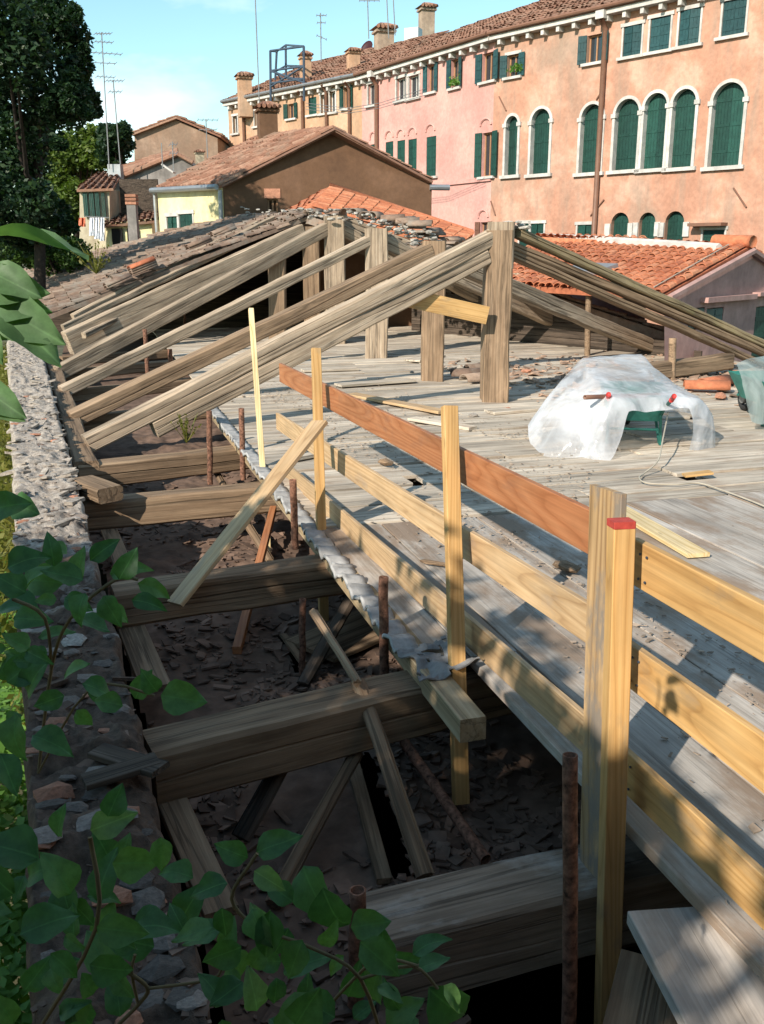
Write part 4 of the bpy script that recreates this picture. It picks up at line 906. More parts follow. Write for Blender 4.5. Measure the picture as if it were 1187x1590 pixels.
a_, z_ = fp.uv(672, 287); fp.bx('string_course', PINK, a_, fp.ln, z_-.1, z_+.08, -.05, .09)
fp.build()
fb.window('open', 534, 544, 134, 168, sh=GREEN, trim=False)
for b in ((513, 522, 142, 174), (499, 508, 147, 176), (363, 370, 180, 207), (396, 403, 172, 196)): fb.window('white', *b)
fb.window('closed', 480, 492, 151, 178, trim=False); fb.window('open', 448, 458, 161, 184, sh=GREEN, trim=False); fb.build()
# cornices, corbels, gutters, roofs
for f, nm in ((fo, 'orange'), (fp, 'pink'), (fb, 'peach')):
    f.bx('cornice', WHITE, 0.003, f.ln-.003, ZC-.28, ZC-.06, -.05, .42)
    mbx = MB(); mbx.box(Matrix(), -.08, .08, -.34, .05, -.22, .0); cmesh = mesh(mbx.v, mbx.f, WHITE)
    k = .5
    while k < f.ln: obj('corbel', cmesh, f.M(k, ZC-.283), f.root); k += .82
    gm_ = MB(); gm_.tube([f.w(0, ZC, .52), f.w(f.ln, ZC, .52)], .09, 8); gm_.build('gutter', PIPE if nm != 'peach' else ZINC, f.root)
    e0, e1 = f.w(0, ZC-.02, .5), f.w(f.ln, ZC-.02, .5); back = -f.n*7.6+V((0, 0, 3.25))
    tile_roof(f.root, [e0, e1, e0+back, e1+back], TILEM, .26, .42, 0, .02, thick=.1, wav=.05)
    mb = MB(); k0, k1 = f.w(0, ZC, -7), f.w(f.ln, ZC, -7)
    mb.add([f.w(0, -4.6, -.4), f.w(0, -4.6, -14), f.w(0, ZC-.1, -14), f.w(0, ZC+3, -7), f.w(0, ZC-.1, -.4)], [(0, 1, 2, 3, 4)]); mb.add([f.w(f.ln, -4.6, -.4), f.w(f.ln, -4.6, -14), f.w(f.ln, ZC-.1, -14), f.w(f.ln, ZC+3, -7), f.w(f.ln, ZC-.1, -.4)], [(0, 1, 2, 3, 4)])
    mb.add([f.w(0, ZC-.1, -14), f.w(f.ln, ZC-.1, -14), f.w(f.ln, ZC+3.2, -7), f.w(0, ZC+3.2, -7)], [(0, 1, 2, 3)]); mb.add([f.w(0, -4.6, -14), f.w(f.ln, -4.6, -14), f.w(f.ln, ZC-.1, -14), f.w(0, ZC-.1, -14)], [(0, 1, 2, 3)]); mb.build('rear_wall', f.mat, f.root)
def downpipe(f, px, py0, py1, r=.09, hopper=False):
    a, z0 = f.uv(px, py0); _, z1 = f.uv(px, py1); a2 = a; mb = MB(); mb.tube([f.w(a, z0-.1, .45), f.w(a, z0-.45, .14), f.w(a, -4, .14)], r, 8); mb.local('downpipe', PIPE, f.root, smooth=True)
    if hopper: f.bx('hopper', WHITE, a-.2, a+.2, z0-.1, z0+.2, .1, .6)
downpipe(fo, 945, 28, 370, .11, True); downpipe(fp, 588, 118, 240, .11, True); downpipe(fb, 545, 126, 220); downpipe(fb, 509, 130, 200); downpipe(fb, 380, 160, 220); downpipe(fb, 472, 140, 205)
# flower boxes on the pink house
for px, py in ((711, 132), (803, 112)):
    f = fp if px < 770 else fo; a, z = f.uv(px, py); mb = MB()
    for k in range(90):
        p = f.w(a+R.gauss(0, .18), z+abs(R.gauss(0, .16)), .1+abs(R.gauss(0, .08))); d1, d2 = V((R.uniform(-1, 1), R.uniform(-1, 1), R.uniform(-1, 1)))*.09, V((R.uniform(-1, 1), R.uniform(-1, 1), R.uniform(-1, 1)))*.06; mb.add([p-d1, p+d2, p+d1, p-d2], [(0, 1, 2, 3)])
    tag(mb.local('flower_pot', IVY), 'green pot plant on the %s window sill of the upper floor' % ('pink house' if px < 770 else 'orange house'), 'plant')
# chimneys as parts of the houses' roofs
def chimney(root, px0, px1, pyt, pyb, dist, mat, cap=True, wmat=None):
    if not isinstance(dist, (int, float)):
        f = dist; P_ = f.w(0, ZC-.02, .5); pn = f.d.cross(-f.n*7.6+V((0, 0, 3.25))).normalized(); b = onplane((px0+px1)/2, pyb, P_, pn); dist = b.x*_sy+b.y*_cy
    b = atd((px0+px1)/2, pyb, dist); t_ = atd((px0+px1)/2, pyt, dist); wd = (px1-px0)/F*dist*.5*math.sqrt(1.)*1.02
    M = Matrix.Translation(b) @ Matrix.Rotation(-YAW+.3, 4, 'Z'); h = t_.z-b.z; mb = MB(); mb.box(Matrix(), -wd*.8, wd*.8, -wd*.7, wd*.7, -1.2, h*.72); c = obj('chimney', mesh(mb.v, mb.f, mat), M, root)
    mb = MB(); mb.box(Matrix(), -wd*.98, wd*.98, -wd*.9, wd*.9, h*.72, h*.79); mb.box(Matrix(), -wd*.8, wd*.8, -wd*.7, wd*.7, h*.79, h*.86); obj('chimney_collar', mesh(mb.v, mb.f, mat), M, c)
    mb = MB(); q = wd*1.15; mb.add([(-q, -q, h*.86), (q, -q, h*.86), (q, q, h*.86), (-q, q, h*.86), (-q*.2, 0, h), (q*.2, 0, h)], [(0, 1, 5, 4), (1, 2, 5), (2, 3, 4, 5), (3, 0, 4), (3, 2, 1, 0)])
    for k in range(5): mb.tube([V((-q+2*q*(k+.5)/5, -q*1.02, h*.86)), V(((-q+2*q*(k+.5)/5)*.3, 0, h*1.0))], q*.16, 6)
    obj('chimney_cap', mesh(mb.v, mb.f, TILEM), M, c); return c
chimney(fb.root, 369, 392, 113, 150, fb, PEACH); chimney(fb.root, 466, 484, 80, 124, fb, PEACH); chimney(fb.root, 539, 559, 75, 107, fb, PEACH)
CHIMP = plaster('chimney_plaster', (.36, .27, .20), (.42, .33, .25), (.22, .17, .13), .6, .9, .5)
chimney(fp.root, 582, 611, 38, 88, fp, CHIMP); chimney(fp.root, 651, 674, 6, 48, fp, CHIMP)
mb = MB(); c_ = onplane(642, 64, fp.w(0, ZC, .5), fp.d.cross(-fp.n*7.6+V((0, 0, 3.25))).normalized())+V((0, 0, .35)); mb.box(Matrix.Translation(c_) @ Matrix.Rotation(-YAW-.4, 4, 'Z'), -.5, .5, -.4, .4, -.8, .42); mb.local('roof_box', ZINC, fp.root)
# roof terrace frame of dark iron
al = thing('roof_frame', 'dark iron scaffold frame standing on the peach house roof', 'frame', atd(446, 128, 60))
c0 = [atd(420, 135, 61), atd(472, 128, 59), atd(444, 128, 65), atd(425, 137, 66)]; tops = [atd(420, 79, 61), atd(472, 72, 59), atd(444, 70, 65), atd(430, 80, 66)]
for a, b in zip(c0, tops): mb = MB(); mb.tube([a-V((0, 0, 1)), b], .075, 6); mb.local('upright', IRON, al)
for lv in (1., .45, .1):
    for i, j in ((0, 1), (1, 2), (2, 3), (3, 0)): mb = MB(); mb.tube([c0[i].lerp(tops[i], lv), c0[j].lerp(tops[j], lv)], .06, 6); mb.local('rail', IRON, al)
for i, j in ((0, 1), (1, 0), (2, 3)): mb = MB(); mb.tube([c0[i], c0[j].lerp(tops[j], .45)], .06, 6); mb.local('brace', IRON, al)
dp = onplane(571, 92, fp.w(0, ZC, .5), fp.d.cross(-fp.n*7.6+V((0, 0, 3.25))).normalized()); ddist = dp.x*_sy+dp.y*_cy
dsh = thing('satellite_dish', 'dark red satellite dish on the pink house roof', 'satellite dish', dp)
dv, df = [], []; c_ = atd(571, 77, ddist); M = Matrix.Translation(c_) @ Matrix.Rotation(-1.0, 4, 'Z') @ Matrix.Rotation(math.radians(65), 4, 'X')
for i in range(5):
    for k in range(16): r = .52*i/4; dv.append(V((r*math.cos(k*math.pi/8), r*math.sin(k*math.pi/8)*1.1, r*r*.45)))
for i in range(4):
    for k in range(16): df.append((i*16+k, i*16+(k+1) % 16, (i+1)*16+(k+1) % 16, (i+1)*16+k))
o = obj('dish', mesh(dv, df, plain('dish_red', (.045, .012, .014), .5), True), M, dsh); o.modifiers.new('t', 'SOLIDIFY').thickness = .03
mb = MB(); mb.tube([c_+V((0, .15, -.1)), dp+V((0, .2, -.3))], .04, 6); mb.local('mast', STEEL, dsh)
# ---- brown gabled house with a yellow side
bh = thing('brown_house', 'brown gabled house with a pale yellow side wall and old tile roof', 'house', atd(500, 330, 34))
g0, g1, g2 = atd(346, 286, 34), atd(520, 199, 34), atd(671, 280, 34.6); y0 = atd(244, 292, 37.5); y1 = atd(400, 212, 39)
gd = g2-g0; gd.z = 0; gd.normalize(); gn = V((gd.y, -gd.x, 0)); gn = gn if gn.dot(O-g0) > 0 else -gn
fg = Facade(bh, V((g0.x, g0.y, -4.6)), gd, gn, BROWN, None, .2); ln = (g2-g0).dot(gd)
fg.outer = [(0, -4.6), (ln, -4.6), (ln, g2.z), ((g1-g0).dot(gd), g1.z), (0, g0.z)]
a0, a1, z0, z1 = fg.window('plain', 416, 432, 308, 330, trim=False, sill=False); fg.bx('lintel', BRICK, a0-.1, a1+.1, z1, z1+.32, -.05, .03); fg.build()
mb = MB()
for s_ in (0, 1): pass
tile_roof(bh, [g0+gn*.15+V((0, 0, -.02)), y0+V((0, 0, -.02)), g1+gn*.15, y1], TILEM, .25, .4, 0, .02, thick=.12, wav=.06)
g3 = g2+(y0-g0); tile_roof(bh, [g2+gn*.12, g3, g1+gn*.12, y1], TILEM, .25, .4, 0, .02, thick=.12)
mb = MB(); mb.tube([g0+gn*.16+V((0, 0, -.08)), g1+gn*.16+V((0, 0, -.05)), g2+gn*.16+V((0, 0, -.08))], .05, 6); mb.build('verge', PIPE, bh)
yd = g0-y0; yd.z = 0; ylen = yd.length; yd.normalize(); yn = V((yd.y, -yd.x, 0)); yn = yn if yn.dot(O-y0) > 0 else -yn
fy = Facade(bh, V((y0.x, y0.y, -4.6)), yd, yn, YELP, [(0, -4.6), (ylen, -4.6), (ylen, g0.z-.05), (0, y0.z-.05)], .15)
for b in ((262, 278, 336, 375), (281, 302, 332, 375)): fy.window('closed', *b, sh=GREEN)
fy.build(); mb = MB(); mb.tube([y0+yn*.25+V((0, 0, -.1)), g0+yn*.25+V((0, 0, -.1))], .1, 8); mb.tube([g0+yn*.12+V((0, 0, -.2)), V((g0.x, g0.y, -4))+yn*.12], .07, 8); mb.tube([y0+yn*.12+V((0, 0, -.2)), V((y0.x, y0.y, -4))+yn*.12], .06, 8); mb.build('gutter', ZINC, bh)
chimney(bh, 400, 432, 160, 212, 38, BROWN)
lmp = MB(); c_ = atd(676, 291, 34.6); lmp.tube([c_+V((-.2, 0, 0)), c_+V((.5, -.1, 0))], .1, 8); tag(lmp.local('flood_lamp', ZINC), 'small grey lamp bracket on the corner of the brown house', 'lamp')
# ---- far brick gable, grey house, white house with laundry
def gable_house(name, label, pts, dist, depth, mat, roofmat, extra=None):
    t = thing(name, label, 'house', atd(pts[0][0], pts[0][1]+60, dist)); P = [atd(px, py, dist) for px, py in pts]; back = V((_sy, _cy, 0))*depth+V((-_cy, _sy, 0))*0
    mb = MB(); n = len(P); mb.v = [p-P[0] for p in P]+[p+back-P[0] for p in P]; mb.f = [tuple(range(n)), tuple(n+i for i in reversed(range(n)))]+[(i, n+i, n+(i+1) % n, (i+1) % n) for i in range(n)]
    mb.build('wall', mat, t, Matrix.Translation(P[0])); return t, P, back
BRW = bpy.data.materials.new('far_brick'); BRW = plaster('far_brick', (.27, .175, .12), (.34, .235, .17), (.20, .15, .11), .5, .7, .5)
bg_, P, back = gable_house('brick_house', 'tall bare brick gable house far behind the antennas', [(209, 320), (209, 211), (273, 186), (338, 214), (341, 320)], 62, 12, BRW, TILEM)
tile_roof(bg_, [P[1]+V((-.2, -.3, .1)), P[1]+back+V((0, 0, .1)), P[2]+V((0, -.3, .16)), P[2]+back+V((0, 0, .16))], TILEM, .3, .5, 0, .02); tile_roof(bg_, [P[3]+V((.2, -.3, .1)), P[3]+back+V((0, 0, .1)), P[2]+V((0, -.3, .16)), P[2]+back+V((0, 0, .16))], TILEM, .3, .5, 0, .02)
gh, P, back = gable_house('grey_house', 'low grey plastered house with sloping orange roof edge', [(170, 300), (196, 274), (275, 240), (308, 262), (308, 300)], 52, 5, GREYP, TILEM)
tile_roof(gh, [atd(182, 274, 52.0), atd(182, 262, 58), atd(276, 238, 51.8), atd(276, 232, 58)], TILEM, .28, .4, 0, .02); mb = MB(); mb.tube([atd(190, 274, 51.8), atd(275, 239, 51.8), atd(300, 252, 51.8)], .13, 6); mb.build('roof_edge', TILEM, gh)
mb = MB(); mb.box(Matrix.Translation(atd(181, 280, 50.5)) @ Matrix.Rotation(-YAW, 4, 'Z'), -.32, .32, -.3, .3, -.8, .75); mb.local('roof_box', ZINC, gh)
mb = MB(); c_ = atd(262, 262, 51); mb.box(Matrix.Translation(c_) @ Matrix.Rotation(-.3, 4, 'Z') @ Matrix.Rotation(.6, 4, 'Y'), -.35, .35, -.3, .3, -.04, .04); mb.local('skylight', WHITE, gh)
chimney(gh, 304, 318, 233, 255, 56, CREAM)
wh_, P, back = gable_house('white_house', 'small cream house with tall green shutters left of the grey house', [(124, 390), (124, 294), (170, 293), (172, 390)], 46.5, 6, CREAM, TILEM)
tile_roof(wh_, [atd(119, 294, 46.2), atd(176, 292, 46.2), atd(150, 270, 52), atd(190, 266, 52)], TILEM, .28, .4, 0, .02)
for a, b in ((131, 139), (141, 149), (150, 157), (160, 166)):
    Pw = atd((a+b)/2, 337, 46.4); wd = (b-a)/F*46/2*.86; mb = MB()
    for k in range(3): mb.box(Matrix.Translation(Pw) @ Matrix.Rotation(-YAW, 4, 'Z'), -wd+2*wd*k/3+.01, -wd+2*wd*(k+1)/3-.01, -.06, .0, 0, 1.1)
    mb.local('shutter', GREEN, wh_)
yh, P, back = gable_house('yard_house', 'low yellow walled yard house under the grey house', [(165, 400), (165, 348), (235, 340), (240, 400)], 46, 5, YELP, TILEM)
tile_roof(yh, [atd(160, 350, 45.7), atd(242, 342, 45.7), atd(168, 330, 50), atd(250, 318, 50)], TILEM, .28, .4, 0, .02)
for px in (183, 207): mb = MB(); mb.box(Matrix.Translation(atd(px, 372, 45.9)) @ Matrix.Rotation(-YAW, 4, 'Z'), -.25, .25, -.05, .03, -.6, .5); mb.local('doorway', DARK, yh)
mb = MB(); mb.box(Matrix.Translation(atd(245, 345, 48)) @ Matrix.Rotation(-YAW, 4, 'Z'), -1.75, .1, 0, .2, -.5, 2.0); mb.build('back_wall', DARKW, yh)
bc = thing('brick_chimney', 'striped brick chimney stack rising in front of the grey house', 'chimney', atd(209, 372, 44))
mb = MB(); mb.box(Matrix.Translation(atd(209, 372, 44)) @ Matrix.Rotation(-YAW, 4, 'Z'), -.2, .2, -.2, .2, -.5, 1.5); mb.local('shaft', GREYP, bc)
for k in range(3): mb = MB(); mb.box(Matrix.Translation(atd(209, 372, 44)) @ Matrix.Rotation(-YAW, 4, 'Z'), -.24, .24, -.24, .24, 1.503+.16*k, 1.62+.16*k); mb.local('brick_course', BRICK, bc)
G_L = 'laundry on a line by the cream house'
ll = MB(); ll.tube([atd(132, 336, 45.2), atd(170, 338, 45.2)], .02, 5); tag(ll.local('clothes_line', STEEL), 'clothes line with white washing under the green shutters', 'clothes line')
for px, wpx, hpx, m_, lb in ((128, 10, 14, plain('red_cloth', (.55, .16, .09), .9), 'red cloth hanging left of the white laundry'), (143, 7, 28, CLOTH, 'white shirt leftmost on the clothes line'), (151, 7, 33, CLOTH, 'white towel in the middle of the clothes line'), (159, 7, 36, CLOTH, 'long white sheet rightmost on the clothes line')):
    mb = MB()
    for i in range(6):
        for j in range(6): mb.v.append(atd(px-wpx/2+wpx*i/5, 338+hpx*j/5, 45.2+.08*math.sin(i*2.2+j*.4)))
    for i in range(5):
        for j in range(5): a = i*6+j; mb.f.append((a, a+6, a+7, a+1))
    o = mb.local('laundry', m_); o.modifiers.new('t', 'SOLIDIFY').thickness = .02; tag(o, lb, 'laundry', G_L)
# ---- antennas
def antenna(label, pb, pt, dist, booms, lean=0):
    b, t_ = atd(*pb, dist), atd(*pt, dist); th = thing('tv_antenna', label, 'antenna', b, 'rooftop antennas'); r = dist*.00055
    mb = MB(); mb.tube([b, t_], r, 6); mb.local('mast', STEEL, th)
    for v, half, tilt, ne in booms:
        c = b.lerp(t_, v); dx = V((_cy, -_sy, 0)); a, e = c-dx*half*.7+V((0, 0, tilt)), c+dx*half-V((0, 0, tilt)); mb = MB(); mb.tube([a, e], r*.7, 5); bo = mb.local('boom', STEEL, th)
        for k in range(ne): q = a.lerp(e, k/(max(1, ne-1))); mb = MB(); up = V((_sy, _cy, .0))*.3+V((0, 0, .12)); mb.tube([q-up, q+up], r*.5, 4); mb.local('element', STEEL, bo)
antenna('tallest antenna mast with many crossbars by the dark tree', (170, 262), (158, 50), 50, [(.99, .45, 0, 6), (.93, .5, .02, 5), (.85, .9, .05, 7), (.78, .6, .02, 4), (.68, .5, .02, 5)])
antenna('second lower antenna mast right of the tallest one', (189, 275), (176, 124), 51, [(.99, .5, 0, 6), (.88, .35, 0, 4)])
antenna('thin whip antenna over the chimney of the brown house', (403, 160), (396, -20), 40, [])
antenna('antenna with stacked crossbars left of the red dish', (499, 96), (498, 20), 55, [(.95, .3, 0, 4), (.8, .25, 0, 3), (.5, .3, .1, 3)])
antenna('antenna with a top crossbar over the square chimney', (573, 60), (571, -2), 53, [(.95, .6, 0, 5)])
antenna('thin leaning rod antenna behind the square chimney', (604, 60), (600, -20), 56, []); antenna('rod antenna close to the tall round chimney', (614, 55), (610, -20), 57, [])
antenna('small antenna on the brick gable right side', (323, 250), (320, 185), 60, [(.98, .7, 0, 5), (.75, .6, 0, 4)]); antenna('short antenna on the grey house roof', (270, 265), (268, 220), 50, [(.9, .2, 0, 3), (.6, .2, 0, 3)]); antenna('short pale pole on the grey house roof left', (253, 262), (251, 222), 50, [])
wr = MB()
for k in range(3): wr.tube([atd(475, 160+5*k, 50), atd(540, 168+4*k, 46), atd(590, 160+4*k, 44), atd(660, 138+5*k, 42)], .012, 4)
tag(wr.local('overhead_wire', STEEL), 'overhead wires strung across the pink house', 'wire', kind=None)

# ------------------------------------------------------------------ trees
def foliage(clumps, n, size, spread=.5):
    mb = MB()
    for k in range(n):
        c, r = R.choice(clumps); d = V((R.gauss(0, 1), R.gauss(0, 1), R.gauss(0, 1))); d = d.normalized()*r*R.random()**.4 if d.length else d
        p = c+V((d.x*1.08, d.y, d.z*.86))+noise.noise_vector(d*2.2+c)*r*.35; s = size*R.uniform(.6, 1.4); a = V((R.gauss(0, 1), R.gauss(0, 1), R.gauss(0, .6))).normalized()*s; b = a.cross(V((R.gauss(0, 1), R.gauss(0, 1), R.gauss(0, 1)))).normalized()*s*.5
        m_ = p+a*.1+V((0, 0, .15*s)); mb.add([p-a, p-b*1.0, p+a, p+b], [(0, 1, 2, 3)])
    return mb
def tree(name, label, base, clumps, n, size, mat, trunk_r=.25, group=None):
    t = thing(name, label, 'tree', base, group); top = sum((c for c, r in clumps), V())/len(clumps); mb = MB()
    mid = V(base).lerp(top, .5)+V((R.uniform(-.3, .3), 0, 0)); mb.tube(smooth_path([V(base), mid, top], 4), [trunk_r*(1-.07*i) for i in range(9)], 8)
    for c, r in clumps[:4]: mb.tube([mid.lerp(top, R.uniform(0, .8)), (mid+c)/2+V((0, 0, .3)), c], [trunk_r*.4, trunk_r*.28, trunk_r*.08], 5)
    mb.build('trunk', BARK, t, smooth=True); cr_ = foliage([k_ for k_ in clumps for _ in range(max(1, int((k_[1]*1.6)**2)))], n, size).build('crown', mat, t); cr_['kind'] = 'stuff'; return t
def clumps_px(lst, dist, dj=2.): return [(atd(px, py, dist+R.uniform(-dj, dj)), rp/F*dist) for px, py, rp in lst]
big = [(10, 20, 60), (60, 10, 40), (90, 40, 36), (30, 80, 60), (80, 90, 42), (115, 60, 26), (118, 105, 24), (20, 150, 60), (70, 150, 46), (110, 145, 26), (138, 155, 18), (145, 170, 14), (100, 180, 24), (30, 215, 55), (70, 205, 34), (10, 270, 55), (50, 260, 40), (20, 320, 50), (60, 310, 36), (85, 330, 26), (-40, 60, 80), (-40, 180, 80), (-50, 300, 80), (125, 125, 18), (62, -20, 40), (0, -40, 60), (128, 90, 14), (95, 20, 26), (20, 350, 40), (70, 345, 34), (-20, 370, 50), (45, 375, 30), (100, 350, 20)]
big = [(x_-8*(r_ > 30), y_, r_*.95) for x_, y_, r_ in big]
for _ in range(46):
    q_ = R.choice(big[:28]); a_ = R.uniform(0, 6.28); big.append((q_[0]+math.cos(a_)*q_[2]*1.12, q_[1]+math.sin(a_)*q_[2]*1.05, R.uniform(5, 13)))
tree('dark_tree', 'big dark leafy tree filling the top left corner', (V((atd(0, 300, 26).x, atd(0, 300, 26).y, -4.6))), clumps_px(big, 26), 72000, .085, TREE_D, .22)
tree('pale_tree', 'sunlit yellow-green tree between the dark tree and the antennas', atd(100, 520, 62), clumps_px([(120, 225, 26), (145, 215, 22), (100, 240, 30), (150, 240, 24), (130, 265, 28), (95, 290, 30), (120, 300, 24), (165, 225, 14), (70, 300, 30), (165, 250, 14), (110, 330, 26)], 62), 16000, .16, TREE_L)
tree('round_tree', 'round dark tree right of the antenna masts', atd(182, 500, 58), clumps_px([(178, 215, 22), (190, 205, 14), (168, 205, 14), (195, 225, 12), (175, 238, 22)], 58, 1), 6000, .16, TREE_D)
tree('garden_bush', 'green bush in front of the laundry', atd(90, 480, 30), clumps_px([(60, 385, 24), (90, 378, 22), (115, 385, 20), (40, 395, 24), (130, 398, 14), (20, 390, 30), (75, 405, 26), (0, 400, 30), (110, 400, 20)], 30, 1), 9000, .07, leafmat('bush_foliage', (.03, .07, .015), (.05, .10, .02), (.075, .13, .03), .3), .1)
# tree outside the frame on the left, whose crown shades the near wall and the pit
sh_cl = []
for _ in range(80): yy_ = R.uniform(-5.0, 2.7); sh_cl.append((V((-4.7+R.gauss(0, .7), yy_, R.uniform(.6, 4.0 if yy_ > -1.4 else 1.7))), R.uniform(.65, 1.05)))
for _ in range(7): sh_cl.append((V((-4.4+R.gauss(0, .3), R.uniform(-2.0, -.9), R.uniform(3.3, 4.0))), R.uniform(.55, .75)))
tree('garden_tree', 'leafy garden tree beside the wall just left of the view', (-5.0, -1.0, -4.6), sh_cl, 38000, .12, TREE_D, .25)
# unseen block added behind the viewpoint to hold sky light off the pit
hw = thing('sky_blocker', 'plain brown block added unseen behind the viewpoint to cut sky light', 'house', (4, -1.3, -4.6))
mb = MB(); mb.box(Matrix(), -1.6, 12, -6, -1.1, -4.6, 4.2); mb.local('wall', BROWN, hw)
# garden greenery seen past the wall's outer edge
gl_pts = MB()
for k in range(42000):
    y = R.uniform(3.5, 26); x = wall_x(y)-wall_w(y)-abs(R.gauss(0, 1.2))-.02
    z = -3.3+noise.noise(V((x*.7, y*.5, 3)))*.5+R.random()*.5 - .9*max(0, (x+6)/-6) + (1.8*max(0, noise.noise(V((x*.3, y*.22, 8)))+.2) if x > -4 else 0)
    s = R.uniform(.03, .075); a = V((R.gauss(0, 1), R.gauss(0, 1), R.gauss(0, .4))).normalized()*s; b = V((0, 0, 1)).cross(a).normalized()*s*.6+V((0, 0, R.uniform(-.02, .02)))
    p = V((x, y, z)); gl_pts.add([p-a, p-b, p+a, p+b], [(0, 1, 2, 3)])
tag(gl_pts.build('ground_ivy', IVY), 'bright green ground cover in the garden below the wall', 'ground cover', kind='stuff')
cl = MB()
for k in range(9000):
    y = R.uniform(7, 26); x = wall_x(y)-wall_w(y)-abs(R.gauss(0, .13))-.01; z = -.15-abs(R.gauss(0, .9)); s = R.uniform(.03, .06)
    if noise.noise(V((y*.6, z*1.2, 1))) < -.15: continue
    a = V((R.gauss(0, 1), R.gauss(0, 1), R.gauss(0, 1))).normalized()*s; b = a.cross(V((1, .2, .3))).normalized()*s*.6; p = V((x, y, z)); cl.add([p-a, p-b, p+a, p+b], [(0, 1, 2, 3)])
tag(cl.build('wall_creeper', DRY), 'yellowish creeper climbing the outer face of the wall', 'creeper', kind='stuff')

# ------------------------------------------------------------------ foreground shrub: every leaf its own object
def leaf_mesh(mat, wr=.36, curl=.12, seed=0, pt=1.):
    nL = 8; vv = []; ff = []
    for i in range(nL+1):
        t_ = i/nL; wdt = wr*math.sin(math.pi*min(1, t_**.72))**.85*(1-.25*t_) if 0 < t_ < 1 else .004
        z = -curl*(t_-.35)**2*2+.02*math.sin(t_*7+seed)
        for s in (-1, -.5, 0, .5, 1): vv.append((t_, s*wdt*(1+.06*math.sin(t_*13+s*5+seed)), z+abs(s)*wdt*.34+.05*math.sin(t_*8+s*3+seed)*abs(s)))
    for i in range(nL):
        for j in range(4): a = i*5+j; ff.append((a, a+1, a+6, a+5))
    return mesh(vv, ff, mat, True)
LM = [leaf_mesh(LEAF, .34+.02*k, .06+.12*k, k) for k in range(4)]+[leaf_mesh(LEAF, .30, .25, 5), leaf_mesh(LEAF, .42, .05, 7)]
LB = [leaf_mesh(LEAFB, .34, .15, k) for k in range(2)]
def put_leaf(root, px, py, dist, lpx, ang, ms, pitch=None, roll=None):
    """leaf whose base sits at the pixel, lpx long, pointing along the picture angle ang (degrees, 0 right, 90 up)"""
    P = atd(px, py, dist); Ln = lpx/F*dist; rgt = V((_cy, -_sy, 0)); fw = V((_sy*_c, _cy*_c, -_s)); upv = rgt.cross(fw)
    a = math.radians(ang); x = (rgt*math.cos(a)+upv*math.sin(a)); pitch = R.uniform(-.5, .5) if pitch is None else pitch
    z = (-fw*.75+V((0, 0, 1))*.65).normalized(); x = (x+fw*math.sin(pitch)).normalized(); y = z.cross(x).normalized(); z = x.cross(y)
    roll = R.uniform(-.6, .6) if roll is None else roll
    M = Matrix((x, y, z)).transposed().to_4x4() @ Matrix.Rotation(roll, 4, 'X') @ Matrix.Diagonal((Ln, Ln, Ln, 1)); M.translation = P
    return obj('leaf', R.choice(ms), M, root)
s1 = thing('shrub', 'dark green shrub with heart-shaped leaves across the bottom left foreground', 'plant', atd(450, 1560, 1.3))
def sprig(root, pts, r, dist, name='stem'): mb = MB(); mb.tube(smooth_path([atd(px, py, dist+dd_) for px, py, dd_ in pts], 4), r, 6); mb.local(name, TWIG, root, smooth=True)
D1 = 1.35
handL = [(385, 1332, 62, 160), (398, 1324, 82, 22), (352, 1370, 72, 200), (470, 1345, 105, -62), (455, 1400, 62, 150), (500, 1385, 100, -65), (395, 1352, 62, -30), (545, 1440, 70, 8), (560, 1462, 90, -40), (640, 1480, 72, 25), (650, 1505, 60, 15), (670, 1540, 120, -48), (585, 1510, 90, -100), (420, 1415, 90, -95), (390, 1412, 70, -60), (345, 1410, 58, -85), (440, 1510, 90, 20), (470, 1460, 80, -110), (300, 1360, 62, 170), (330, 1440, 80, 200), (240, 1470, 95, 160), (280, 1430, 75, 60), (150, 1400, 90, 75), (140, 1290, 80, 20), (90, 1300, 60, 80), (175, 1340, 80, -10), (60, 1330, 110, 165), (250, 1300, 60, -90), (150, 1440, 90, -10), (30, 1450, 100, 15), (80, 1480, 70, -50), (140, 1500, 80, -20), (200, 1440, 90, 10), (20, 1390, 90, 140), (360, 1500, 60, -90), (430, 1520, 55, -95), (480, 1540, 95, -120), (520, 1580, 80, 160), (600, 1590, 80, 30), (620, 1570, 60, 120), (540, 1550, 70, 70), (400, 1570, 80, 100), (460, 1590, 90, 60), (350, 1560, 70, 130), (690, 1530, 60, -60), (420, 1460, 70, 120), (375, 1470, 70, 200), (500, 1470, 60, 60)]
for px, py, l_, a in handL: put_leaf(s1, px, py, D1+R.uniform(-.2, .3), l_*1.08, a, LM if R.random() < .9 else LB)
for k in range(44):
    px, py = R.gauss(130, 130), R.gauss(1470, 90)
    if px > 700 or py < 1250 or (px > 230 and py < 1400): continue
    put_leaf(s1, px, py, 1.55+R.uniform(-.2, .5), R.uniform(50, 95), R.uniform(0, 360), LM)
for k in range(18): put_leaf(s1, R.uniform(330, 680), R.uniform(1470, 1620), 1.5+R.uniform(-.2, .3), R.uniform(45, 80), R.uniform(0, 360), LM)
sprig(s1, [(600, 1640, .1), (560, 1520, 0), (480, 1470, 0), (400, 1440, 0), (360, 1395, 0), (390, 1340, 0), (400, 1325, 0)], .0035, D1); sprig(s1, [(560, 1520, 0), (640, 1500, 0), (680, 1535, 0)], .003, D1); sprig(s1, [(480, 1600, .1), (540, 1530, .05), (590, 1490, 0), (650, 1500, 0)], .003, D1)
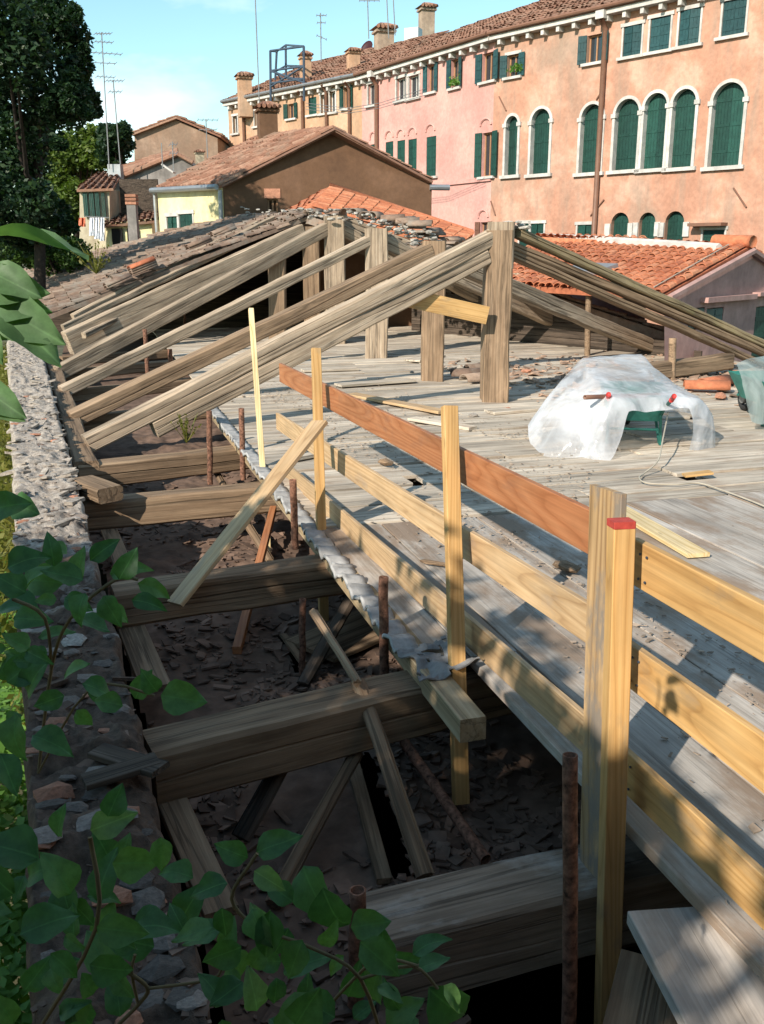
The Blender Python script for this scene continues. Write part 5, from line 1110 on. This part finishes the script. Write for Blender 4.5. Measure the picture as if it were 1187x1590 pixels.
sprig(s1, [(185, 1590, .1), (215, 1560, .1), (230, 1535, .1), (200, 1510, .1), (168, 1490, .1)], .004, D1); sprig(s1, [(215, 1560, .1), (205, 1510, .1), (210, 1482, .1)], .003, D1); sprig(s1, [(230, 1535, .1), (330, 1520, .1), (345, 1495, .1)], .003, D1); sprig(s1, [(60, 1600, .1), (150, 1440, 0), (140, 1300, 0)], .004, D1)
s2 = thing('shrub', 'leafy shrub branch reaching over the wall top at the middle left', 'plant', atd(100, 1000, 2.0))
handM = [(170, 890, 70, 10), (215, 905, 60, -25), (205, 930, 60, -15), (130, 900, 70, 165), (140, 870, 60, 40), (95, 905, 80, 175), (160, 925, 60, -60), (185, 900, 60, 60), (60, 940, 80, 180), (40, 920, 60, 150), (250, 1080, 80, -8), (210, 1085, 60, 60), (190, 1095, 55, 170), (245, 1075, 50, 120), (100, 1050, 60, 30), (130, 1060, 60, -30), (100, 1080, 60, 200), (40, 1080, 80, 60), (20, 1110, 80, -80), (50, 1140, 80, -20), (60, 990, 60, 10), (40, 1010, 55, -20), (120, 960, 60, -20), (20, 960, 70, 0), (10, 1060, 80, 40), (0, 1170, 80, -60), (130, 920, 55, -100), (85, 880, 60, 100), (10, 880, 70, 20), (20, 780, 60, -20), (-10, 790, 70, 10)]
for px, py, l_, a in handM: put_leaf(s2, px, py, 1.8+R.uniform(-.25, .4), l_, a, LM)
for k in range(16): put_leaf(s2, R.gauss(70, 60), R.gauss(960, 70), 2.0+R.uniform(-.3, .5), R.uniform(35, 65), R.uniform(0, 360), LM)
sprig(s2, [(60, 1200, .2), (80, 1040, .1), (110, 960, 0), (180, 900, 0), (215, 900, 0)], .004, 1.9); sprig(s2, [(80, 1040, .1), (70, 960, 0), (20, 930, 0)], .004, 1.9); sprig(s2, [(60, 1200, .2), (140, 1070, 0), (240, 1080, 0)], .003, 1.9)
s3 = thing('leafy_branch', 'large pale green leaves hanging in at the left edge', 'plant', atd(-30, 450, .9))
for px, py, l_, a, p_, ro in ((-30, 365, 150, -3, .1, -.75), (-35, 440, 100, -5, .1, .5), (-20, 420, 85, -25, 0, .3), (-30, 465, 100, -8, 0, .5), (-10, 470, 115, -30, 0, .5), (-5, 475, 125, -40, 0, -.2), (-35, 500, 70, -60, 0, .2), (-30, 600, 80, -35, 0, .4), (-30, 625, 70, -20, 0, .1), (-40, 520, 60, 0, 0, .2)):
    put_leaf(s3, px, py, .95, l_*1.05, a, LB, p_, ro)
sprig(s3, [(-60, 350, 0), (-30, 420, 0), (-25, 520, 0), (-40, 620, 0)], .004, .98)
# small weeds on the tie beam and roof edge
for px, py, dist, lb, hh, m_ in ((290, 688, 10.2, 'small dry weed growing on the front tie beam', .35, DRY), (150, 425, 24, 'yellow green weed growing on the old tiles near the eave', .8, DRY)):
    t = thing('weed', lb, 'plant', atd(px, py, dist)); mb = MB(); b = atd(px, py, dist)
    for k in range(26): 
        e = b+V((R.gauss(0, hh*.3), R.gauss(0, hh*.3), hh*R.uniform(.4, 1))); s = V((R.uniform(-1, 1), R.uniform(-1, 1), 0)).normalized()*hh*.02; mb.add([b-s, b+s, e+s*.3, e-s*.3], [(0, 1, 2, 3)])
        for q in range(4): p = b.lerp(e, R.uniform(.4, 1)); d_ = V((R.gauss(0, 1), R.gauss(0, 1), R.gauss(0, 1))).normalized()*hh*.07; e_ = d_.cross(V((.3, .8, .5))).normalized()*hh*.03; mb.add([p-d_, p-e_, p+d_, p+e_], [(0, 1, 2, 3)])
    o = mb.local('foliage', m_, t); o['kind'] = 'stuff'
